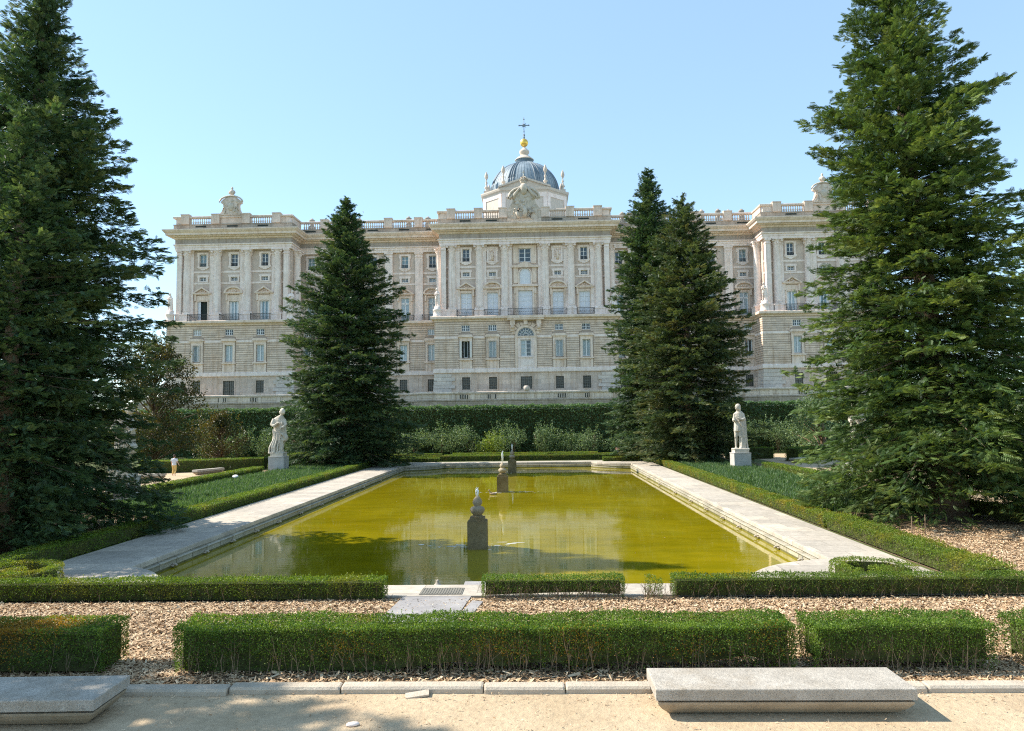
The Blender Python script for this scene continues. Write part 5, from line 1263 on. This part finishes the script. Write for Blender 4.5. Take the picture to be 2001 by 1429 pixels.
# big trees
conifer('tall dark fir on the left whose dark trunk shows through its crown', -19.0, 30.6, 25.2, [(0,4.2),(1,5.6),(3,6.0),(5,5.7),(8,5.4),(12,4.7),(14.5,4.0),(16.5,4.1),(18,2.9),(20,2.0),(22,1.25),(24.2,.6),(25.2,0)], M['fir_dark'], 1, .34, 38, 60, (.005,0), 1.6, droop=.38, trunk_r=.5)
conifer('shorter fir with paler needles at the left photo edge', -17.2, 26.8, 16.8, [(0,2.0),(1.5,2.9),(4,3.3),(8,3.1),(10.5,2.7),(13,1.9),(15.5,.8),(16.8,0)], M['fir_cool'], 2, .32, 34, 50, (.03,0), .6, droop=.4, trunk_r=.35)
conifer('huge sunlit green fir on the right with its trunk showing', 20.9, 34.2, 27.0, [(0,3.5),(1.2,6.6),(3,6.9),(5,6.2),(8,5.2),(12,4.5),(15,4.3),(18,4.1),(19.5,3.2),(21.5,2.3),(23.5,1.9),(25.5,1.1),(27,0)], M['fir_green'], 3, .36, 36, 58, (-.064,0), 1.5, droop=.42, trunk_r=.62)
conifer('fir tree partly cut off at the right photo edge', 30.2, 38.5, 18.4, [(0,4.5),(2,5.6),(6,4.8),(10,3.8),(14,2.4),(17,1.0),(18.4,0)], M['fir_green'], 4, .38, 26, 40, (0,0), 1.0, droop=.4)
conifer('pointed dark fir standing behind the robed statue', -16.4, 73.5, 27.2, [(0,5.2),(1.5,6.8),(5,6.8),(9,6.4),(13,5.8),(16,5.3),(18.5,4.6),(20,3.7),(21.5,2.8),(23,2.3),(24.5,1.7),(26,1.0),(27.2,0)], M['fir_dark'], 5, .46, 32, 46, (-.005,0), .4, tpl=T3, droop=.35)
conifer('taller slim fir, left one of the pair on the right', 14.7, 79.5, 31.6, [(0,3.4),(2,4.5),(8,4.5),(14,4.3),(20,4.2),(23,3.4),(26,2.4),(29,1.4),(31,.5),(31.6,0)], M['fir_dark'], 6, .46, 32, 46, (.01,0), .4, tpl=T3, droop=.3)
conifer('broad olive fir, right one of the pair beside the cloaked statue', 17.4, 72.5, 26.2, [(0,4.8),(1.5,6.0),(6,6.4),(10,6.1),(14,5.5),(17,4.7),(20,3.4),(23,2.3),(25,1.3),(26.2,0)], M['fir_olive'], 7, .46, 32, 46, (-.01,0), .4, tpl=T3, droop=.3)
# trees outside the frame on the left whose shade falls on the front path
conifer('fir outside the left edge shading the front path', -16.5, 13.7, 17.5, [(0,2.5),(1.5,4.6),(6,4.2),(10,3.2),(14,1.9),(17,.5),(17.5,0)], M['fir_dark'], 8, .8, 11, 14, (0,0), .8, tpl=T3)
# ------------------------------------------------------------------ figures
def remesh(mb, name, mat, vox=.03, smooth=2, extra=None):
    me = mb.mesh('tmp', mat); o = bpy.data.objects.new('tmp', me); COL.objects.link(o)
    m = o.modifiers.new('r', 'REMESH'); m.mode = 'VOXEL'; m.voxel_size = vox; m.use_smooth_shade = True
    s = o.modifiers.new('s', 'SMOOTH'); s.iterations = smooth; s.factor = .5
    dg = bpy.context.evaluated_depsgraph_get(); out = bpy.data.meshes.new_from_object(o.evaluated_get(dg)); out.name = name
    bpy.data.objects.remove(o); out.materials.clear(); out.materials.append(mat); return out
def loft(mb, secs, n=20, fold=0., k=9, seed=0, y0=0.):
    """secs: (z, left x, right x, half depth, y centre)"""
    b = len(mb.v)
    for j, (z, l, r, d, yc) in enumerate(secs):
        c, w = (l+r)/2, (r-l)/2
        for i in range(n):
            a = 2*pi*i/n; f = 1+fold*sin(k*a+seed+.35*j)*(1 if z < secs[-1][0]*.7 else .3)
            mb.v.append((c+w*cos(a)*f, yc+d*sin(a)*f, z))
    for j in range(len(secs)-1):
        for i in range(n): q = (i+1) % n; mb.f.append((b+j*n+i, b+j*n+q, b+(j+1)*n+q, b+(j+1)*n+i)); mb.sm.append(True)
    mb.f.append(tuple(b+i for i in reversed(range(n)))); mb.sm.append(True); mb.f.append(tuple(b+(len(secs)-1)*n+i for i in range(n))); mb.sm.append(True)
def ball(mb, c, r, s=(1,1,1), n=12):
    pr = [(max(.001, r*sin(pi*i/n)), -r*cos(pi*i/n)*s[2]) for i in range(n+1)]; mb.lathe(pr, n, c, sx=s[0], sy=s[1])
def head(mb, x, y, z, f, r=.2):
    """f: facing (unit x, y)"""
    ball(mb, (x, y, z), r, (.82,.9,1.18)); ball(mb, (x+f[0]*r*.35, y+f[1]*r*.35, z-r*.45), r*.62, (.9,.9,1))
    mb.tube([(x+f[0]*r*.8,y+f[1]*r*.8,z+r*.2),(x+f[0]*r*1.12,y+f[1]*r*1.12,z-r*.18),(x+f[0]*r*.8,y+f[1]*r*.8,z-r*.25)], [r*.12,r*.17,r*.12], 6)
    mb.tube([(x+f[0]*r*.85-f[1]*r*.3,y+f[1]*r*.85+f[0]*r*.3,z+r*.25),(x+f[0]*r*.85+f[1]*r*.3,y+f[1]*r*.85-f[0]*r*.3,z+r*.25)], [r*.12,r*.12], 5)
def hand(mb, p, d, r=.075):
    p = np.array(p, float); d = unit(np.array(d, float)); s = unit(np.cross(d, (0,.2,1.)));
    mb.tube([p, p+d*r*1.3], [r*.8, r*.75], 8)
    for i in range(4):
        o = p+d*r*1.2+s*(i-1.5)*r*.42; L = r*(1.3,1.6,1.5,1.1)[i]; mb.tube([o, o+d*L*.6, o+d*L*.9-np.array([0,0,L*.35])], [r*.22,r*.2,r*.15], 5)
    mb.tube([p+s*r*.7, p+s*r*1.2+d*r*.8, p+s*r*1.1+d*r*1.5], [r*.25,r*.22,r*.16], 5)
def robed_statue():
    mb = MB()
    loft(mb, [(-.02,-.78,.48,.42,0),(.3,-.70,.40,.38,0),(.8,-.60,.48,.36,0),(1.3,-.54,.72,.40,-.02),(1.7,-.48,.66,.38,0),(2.2,-.42,.64,.36,0),(2.6,-.48,.6,.36,0),(2.9,-.52,.56,.34,.02),(3.1,-.40,.50,.28,.03),(3.25,-.16,.40,.2,.03),(3.36,.06,.36,.14,.02)], 28, .09, 9)
    ball(mb, (.62,-.12,1.32), .27, (1,1,1.3))
    for i, (a, b, c_) in enumerate(((-.42,-.66,-.36),(-.28,-.44,-.40),(-.1,-.2,-.44),(.1,.06,-.42),(.3,.28,-.38),(-.5,-.74,-.2),(.42,.42,-.3),(.0,-.32,-.42))):
        mb.tube([(a,c_+.02,2.1-.12*i%.5),(a*.9+.1,c_-.03,1.3),(b,c_-.04,.5),(b-.03,c_-.02,.02)], [.04,.07,.085,.09], 6)
    mb.tube([(.1,-.44,2.0),(.5,-.46,1.6),(.72,-.3,1.25)], [.06,.09,.06], 6); mb.tube([(-.2,-.42,1.5),(.2,-.46,1.15),(.6,-.36,1.1)], [.05,.07,.05], 6)
    mb.tube([(-.4,-.1,2.98),(-.5,-.36,2.5),(-.28,-.5,2.38),(.06,-.56,2.62)], [.17,.18,.15,.1], 9); hand(mb, (.06,-.56,2.6), (.7,-.1,.3), .1)
    mb.tube([(.5,-.02,2.95),(.68,-.2,2.5),(.52,-.42,2.28),(.36,-.52,2.25)], [.15,.15,.12,.09], 9); hand(mb, (.38,-.52,2.26), (-.4,-.2,-.7), .1)
    mb.tube([(.34,-.55,2.7),(.3,-.56,1.6),(.26,-.5,.3)], [.045,.04,.035], 6)
    for i in range(7):
        t = i/6; mb.tube([(-.50+.9*t,-.36+.1*abs(t-.5),2.78-.1*sin(pi*t)),(-.48+.86*t,-.4,2.5)], [.05,.045], 5)
    mb.tube([(.2,0,3.2),(.28,-.02,3.5)], [.13,.12], 8); head(mb, .36, -.04, 3.66, (.9,-.42), .245)
    for a in np.linspace(0, 5, 9): ball(mb, (.24+.12*cos(a), .05+.1*sin(a), 3.58+.05*sin(a*2)), .13)
    ball(mb, (.30,.02,3.72), .25, (.9,.95,1))
    for s in (-.35, .2): mb.tube([(s,-.3,.06),(s+.08,-.55,.05)], [.13,.08], 8)
    mb.box(-.8,.62,-.5,.5,-.06,.05)
    return mb
def cloaked_statue():
    mb = MB()
    loft(mb, [(1.45,-.5,.2,.26,-.05),(1.9,-.46,.28,.28,-.02),(2.3,-.42,.34,.27,0),(2.7,-.46,.40,.28,0),(2.95,-.42,.40,.25,.02),(3.08,-.26,.28,.18,.02),(3.2,-.14,.12,.12,.02)], 24, .03, 10)
    loft(mb, [(-.02,.02,.62,.34,.12),(.6,.06,.56,.32,.1),(1.3,.08,.52,.30,.06),(2.0,.12,.48,.28,.04),(2.7,.16,.46,.24,.04),(3.02,.16,.34,.16,.04)], 22, .09, 8)
    for i, (a, b) in enumerate(((.1,.06),(.22,.2),(.34,.36),(.46,.56))): mb.tube([(a,-.24,2.5),(a+.02,-.26,1.2),(b,-.24,.03)], [.04,.06,.075], 6)
    mb.tube([(-.3,-.05,1.5),(-.34,-.1,1.0),(-.31,-.02,.85),(-.34,.0,.12)], [.17,.13,.12,.08], 10); mb.tube([(-.3,0,.1),(-.36,-.12,.06),(-.5,-.2,.04)], [.1,.09,.06], 8)
    mb.tube([(-.02,-.08,1.5),(.0,-.16,1.0),(.0,-.1,.85),(-.02,-.1,.12)], [.17,.13,.12,.08], 10); mb.tube([(0,-.08,.1),(-.02,-.3,.06),(-.06,-.42,.04)], [.1,.09,.06], 8)
    mb.tube([(-.36,-.02,2.9),(-.48,-.1,2.45),(-.5,-.28,2.3),(-.42,-.42,2.32)], [.14,.14,.11,.08], 9); hand(mb, (-.44,-.42,2.34), (-.7,-.3,.35), .1)
    mb.tube([(.3,-.02,2.9),(.36,-.2,2.5),(.1,-.36,2.42),(-.08,-.4,2.5)], [.14,.14,.11,.08], 9); hand(mb, (-.06,-.4,2.5), (-.7,0,.3), .1)
    mb.tube([(-.16,-.36,2.4),(.16,-.34,1.9),(.24,-.3,1.0)], [.05,.06,.05], 6)
    mb.tube([(-.1,0,3.1),(-.1,0,3.3)], [.11,.11], 8); head(mb, -.13, -.02, 3.48, (-.92,-.38), .22)
    ball(mb, (-.06,.02,3.54), .24, (.95,1,.95)); ball(mb, (.04,.04,3.34), .17, (.8,1,1.1)); ball(mb, (-.0,-.12,3.34), .13, (.9,.8,1.2))
    mb.box(-.62,.66,-.5,.46,-.06,.05)
    return mb
SM1 = remesh(robed_statue(), 'figure', M['marble'], .03, 2); SM2 = remesh(cloaked_statue(), 'figure', M['marble'], .03, 2)
def statue(x, y, me, lab, w=1.38, h=1.46, plinth=.34, group=None, tag_=False):
    t = link('statue', None, None, (x, y, 0), label=lab, cat='statue', group=group)
    mb = MB(); mb.box(-w/2, w/2, -w/2, w/2, .16, h); mb.box(-w/2-.1, w/2+.1, -w/2-.1, w/2+.1, -.05, .12); mb.box(-w/2-.05, w/2+.05, -w/2-.05, w/2+.05, .12, .16)
    mb.box(-w/2-.03, w/2+.03, -w/2-.03, w/2+.03, h, h+.04); link('pedestal', mb.mesh('pedestal', M['pedestal']), t)
    mb = MB(); mb.box(-w*.42, w*.42, -w*.4, w*.4, h+.04, h+plinth); link('plinth', mb.mesh('plinth', M['marble']), t)
    link('figure', me, t, (0, 0, h+plinth+.02)); 
    if tag_:
        mb = MB()
        for i, dx in enumerate((-.02, .12, .26)):
            mb.tube([(dx,-w/2-.005,.34),(dx+.05,-w/2-.005,.5),(dx+.10,-w/2-.005,.36)], [.014]*3, 4); 
        link('scrawl', mb.mesh('scrawl', M['white_paint']), t)
    return t
statue(-20.55, 65.9, SM1, 'white stone statue of a robed man looking down, left of the pool')
statue(19.45, 62.9, SM2, 'white stone statue of a man in a long cloak facing left, right of the pool', tag_=True)
statue(-22.3, 44.0, SM1, 'statue mostly hidden behind the big left firs, pale pedestal showing')
statue(23.2, 48.9, SM2, 'statue half hidden behind the big right fir, white pedestal side showing')
# small statues on the palace ledge and roof
def small_statue(x, y, z, s, me, lab, rz=0., ped=1.9):
    t = link('ledge_statue', None, None, (PX+x, PY+y, z), rz, label=lab, cat='statue', group='stone figures on the palace')
    mb = MB(); mb.lathe([(.85,0),(.9,.15),(.75,.3),(.7,1.1),(.85,1.25),(.8,1.4),(.6,1.5),(.62,ped)], 16); link('pedestal', mb.mesh('pedestal', M['white_stone']), t)
    o = link('figure', me, t, (0,0,ped+.03)); o.scale = (s,s,s)
M['ledge_fig'] = M['cream_stone']
m1, m2 = SM1.copy(), SM2.copy(); m1.materials.clear(); m1.materials.append(M['white_stone']); m2.materials.clear(); m2.materials.append(M['white_stone'])
for x, me, lab in ((-16.0,m2,'stone figure at the left corner of the middle block ledge'),(16.0,m1,'stone figure at the right corner of the middle block ledge'),(-65.3,m2,'stone figure at the far left end of the palace ledge'),(-42.9,m1,'stone figure at the inner corner of the left pavilion'),(42.9,m2,'stone figure at the inner corner of the right pavilion'),(65.3,m1,'stone figure at the far right end of the palace ledge')):
    small_statue(x, .35, 23.02, .9, me, lab)
small_statue(-59.6, 6, 41.0, .62, m1, 'small stone figure on the roof left of the left crest', 0, 1.2)
small_statue(59.6, 6, 41.0, .62, m2, 'small stone figure on the roof right of the right crest', 0, 1.2)

# people
M['skin'] = plain('skin', (.55,.33,.22), .55); M['shirt'] = plain('pale_grey_shirt', (.62,.62,.66), .8); M['trousers'] = plain('mustard_trousers', (.62,.42,.14), .8)
M['hair'] = plain('short_brown_hair', (.06,.04,.03), .8); M['pink'] = plain('dusty_pink_top', (.5,.3,.27), .8); M['jeans'] = plain('pale_jeans', (.3,.33,.38), .8); M['shoe'] = plain('white_shoes', (.6,.58,.55), .6)
def person(x, y, rz, lab, H=1.8, shirt='shirt', legs='trousers', long_hair=False):
    k = H/1.8; t = link('person', None, None, (x, y, 0), rz, label=lab, cat='person')
    b = MB()   # faces +y
    b.tube([(-.1,0,.95),(-.11,.10,.52),(-.12,.02,.10)], [.095,.065,.045], 10); b.tube([(.1,0,.95),(.11,.0,.52),(.12,-.16,.14)], [.095,.065,.045], 10)
    b.tube([(-.12,0,.07),(-.12,.15,.05)], [.045,.035], 8); b.tube([(.12,-.2,.10),(.12,-.06,.04)], [.045,.035], 8)
    loft(b, [(.88,-.16,.16,.11,0),(1.05,-.14,.14,.10,0),(1.25,-.17,.17,.11,0),(1.42,-.19,.19,.11,0),(1.5,-.08,.08,.07,0)], 18)
    b.tube([(-.17,0,1.43),(-.25,.02,1.17),(-.24,.14,.95)], [.055,.042,.03], 8); hand(b, (-.24,.15,.93), (0,.4,-.8), .045)
    b.tube([(.17,0,1.43),(.27,-.04,1.18),(.40,-.1,.97)], [.055,.042,.03], 8); hand(b, (.41,-.1,.95), (.5,-.1,-.8), .045)
    b.tube([(0,0,1.46),(0,.01,1.6)], [.055,.055], 8); head(b, 0, .01, 1.68, (0,1), .105)
    for s in (-1,1): ball(b, (s*.09,0,1.67), .025)
    me = remesh(b, 'body', M['skin'], .014, 2); link('body', me, t).scale = (k,k,k)
    b = MB(); loft(b, [(.90,-.19,.19,.14,0),(1.05,-.17,.17,.13,0),(1.25,-.195,.195,.135,0),(1.42,-.215,.215,.13,0),(1.49,-.1,.1,.09,0)], 20, .02, 7)
    b.tube([(-.17,0,1.44),(-.24,.01,1.24)], [.085,.075], 10); b.tube([(.17,0,1.44),(.26,-.03,1.24)], [.085,.075], 10)
    link('shirt', remesh(b, 'shirt', M[shirt], .016, 2), t).scale = (k,k,k)
    b = MB(); loft(b, [(.80,-.17,.17,.13,0),(.95,-.165,.165,.125,0)], 18)
    b.tube([(-.09,0,.92),(-.105,.10,.5),(-.12,.03,.16)], [.115,.085,.07], 10); b.tube([(.09,0,.92),(.105,0,.5),(.12,-.13,.2)], [.115,.085,.07], 10)
    link('trousers', remesh(b, 'trousers', M[legs], .016, 2), t).scale = (k,k,k)
    b = MB(); ball(b, (0,-.02,1.71), .115, (.88,.95,1.05)); 
    if long_hair: b.tube([(0,-.07,1.68),(0,-.09,1.45)], [.1,.07], 8)
    link('hair', remesh(b, 'hair', M['hair'], .014, 1), t).scale = (k,k,k)
person(-29.15, 64.2, .15, 'man in a pale grey shirt and mustard trousers walking away along the side path', 1.84)
person(11.6, 84.3, 2.6, 'distant dark-haired woman in a dusty pink top among the box rows', 1.64, 'pink', 'jeans', True)
# duck beside the middle fountain
mb = MB(); ball(mb, (0,0,.06), .16, (1.5,.8,.6)); mb.tube([(-.18,0,.1),(-.25,0,.22),(-.26,0,.27)], [.05,.035,.04], 8); ball(mb, (-.27,0,.29), .055); mb.tube([(-.3,0,.285),(-.37,0,.275)], [.022,.015], 6); mb.tube([(.18,0,.08),(.3,0,.14)], [.06,.02], 6)
M['duck'] = stone('duck_feathers', (.22,.14,.08), (.55,.45,.33), s1=9., bump=0)
link('duck', remesh(mb, 'duck', M['duck'], .014, 2), None, (-.55,50.6,WZ), label='brown and white duck swimming left of the middle fountain post', cat='duck')
# ------------------------------------------------------------------ light, sky, camera
EL, AZ = radians(44), atan2(-.985, .17)      # AZ from +y towards +x
to_sun = Vector((sin(AZ)*cos(EL), cos(AZ)*cos(EL), sin(EL)))
sl = bpy.data.lights.new('sun', 'SUN'); sl.energy = 3.6; sl.angle = radians(.53); sl.color = (1, .93, .82)
so = bpy.data.objects.new('sun', sl); COL.objects.link(so); so.rotation_euler = (-to_sun).to_track_quat('-Z', 'Y').to_euler()
w = bpy.data.worlds.new('World'); scene.world = w; w.use_nodes = True; nt = w.node_tree; nt.nodes.clear()
sk = nt.nodes.new('ShaderNodeTexSky'); sk.sky_type = 'NISHITA'; sk.sun_disc = False; sk.sun_elevation = EL; sk.sun_rotation = AZ % (2*pi)
sk.air_density = 1.0; sk.dust_density = .15; sk.ozone_density = 1.2; sk.altitude = 1400
bg = nt.nodes.new('ShaderNodeBackground'); bg.inputs['Strength'].default_value = .15
out = nt.nodes.new('ShaderNodeOutputWorld'); tint = nt.nodes.new('ShaderNodeMix'); tint.data_type = 'RGBA'; tint.blend_type = 'MULTIPLY'; tint.inputs[0].default_value = 1.; tint.inputs[7].default_value = (.97, 1.0, .95, 1)
nt.links.new(sk.outputs[0], tint.inputs[6]); even = nt.nodes.new('ShaderNodeMix'); even.data_type = 'RGBA'; even.inputs[0].default_value = .5; even.inputs[7].default_value = (1.36, 2.06, 2.66, 1)
nt.links.new(tint.outputs[2], even.inputs[6]); nt.links.new(even.outputs[2], bg.inputs[0]); nt.links.new(bg.outputs[0], out.inputs[0])
cd = bpy.data.cameras.new('camera'); cam = bpy.data.objects.new('camera', cd); COL.objects.link(cam); scene.camera = cam
cd.sensor_width = 36.; cd.sensor_fit = 'HORIZONTAL'; cd.lens = 36.*1450./2001.; cd.clip_start = .1; cd.clip_end = 5000
from mathutils import Matrix
yaw, pitch, roll = radians(1.7396), radians(3.9885), radians(.77)
f = Vector((-sin(yaw)*cos(pitch), cos(yaw)*cos(pitch), sin(pitch))); r = Vector((cos(yaw), sin(yaw), 0)); u = r.cross(f)
# the picture is turned counter-clockwise by the roll, so the camera itself is turned clockwise
rr_ = r*cos(roll)-u*sin(roll); uu_ = r*sin(roll)+u*cos(roll)
m = Matrix((rr_, uu_, -f)).transposed().to_4x4(); m.translation = Vector((2.38, 0, 4.7)); cam.matrix_world = m
vs = scene.view_settings; vs.view_transform = 'Standard'; vs.look = 'None'; vs.exposure = 1.3; vs.gamma = 1.; vs.use_curve_mapping = False
cy = scene.cycles; cy.max_bounces = 6; cy.diffuse_bounces = 3; cy.glossy_bounces = 3; cy.transmission_bounces = 3; cy.transparent_max_bounces = 4
cy.pixel_filter_type = 'BLACKMAN_HARRIS'; cy.filter_width = 1.15; cy.use_denoising = False; cy.caustics_reflective = False; cy.caustics_refractive = False
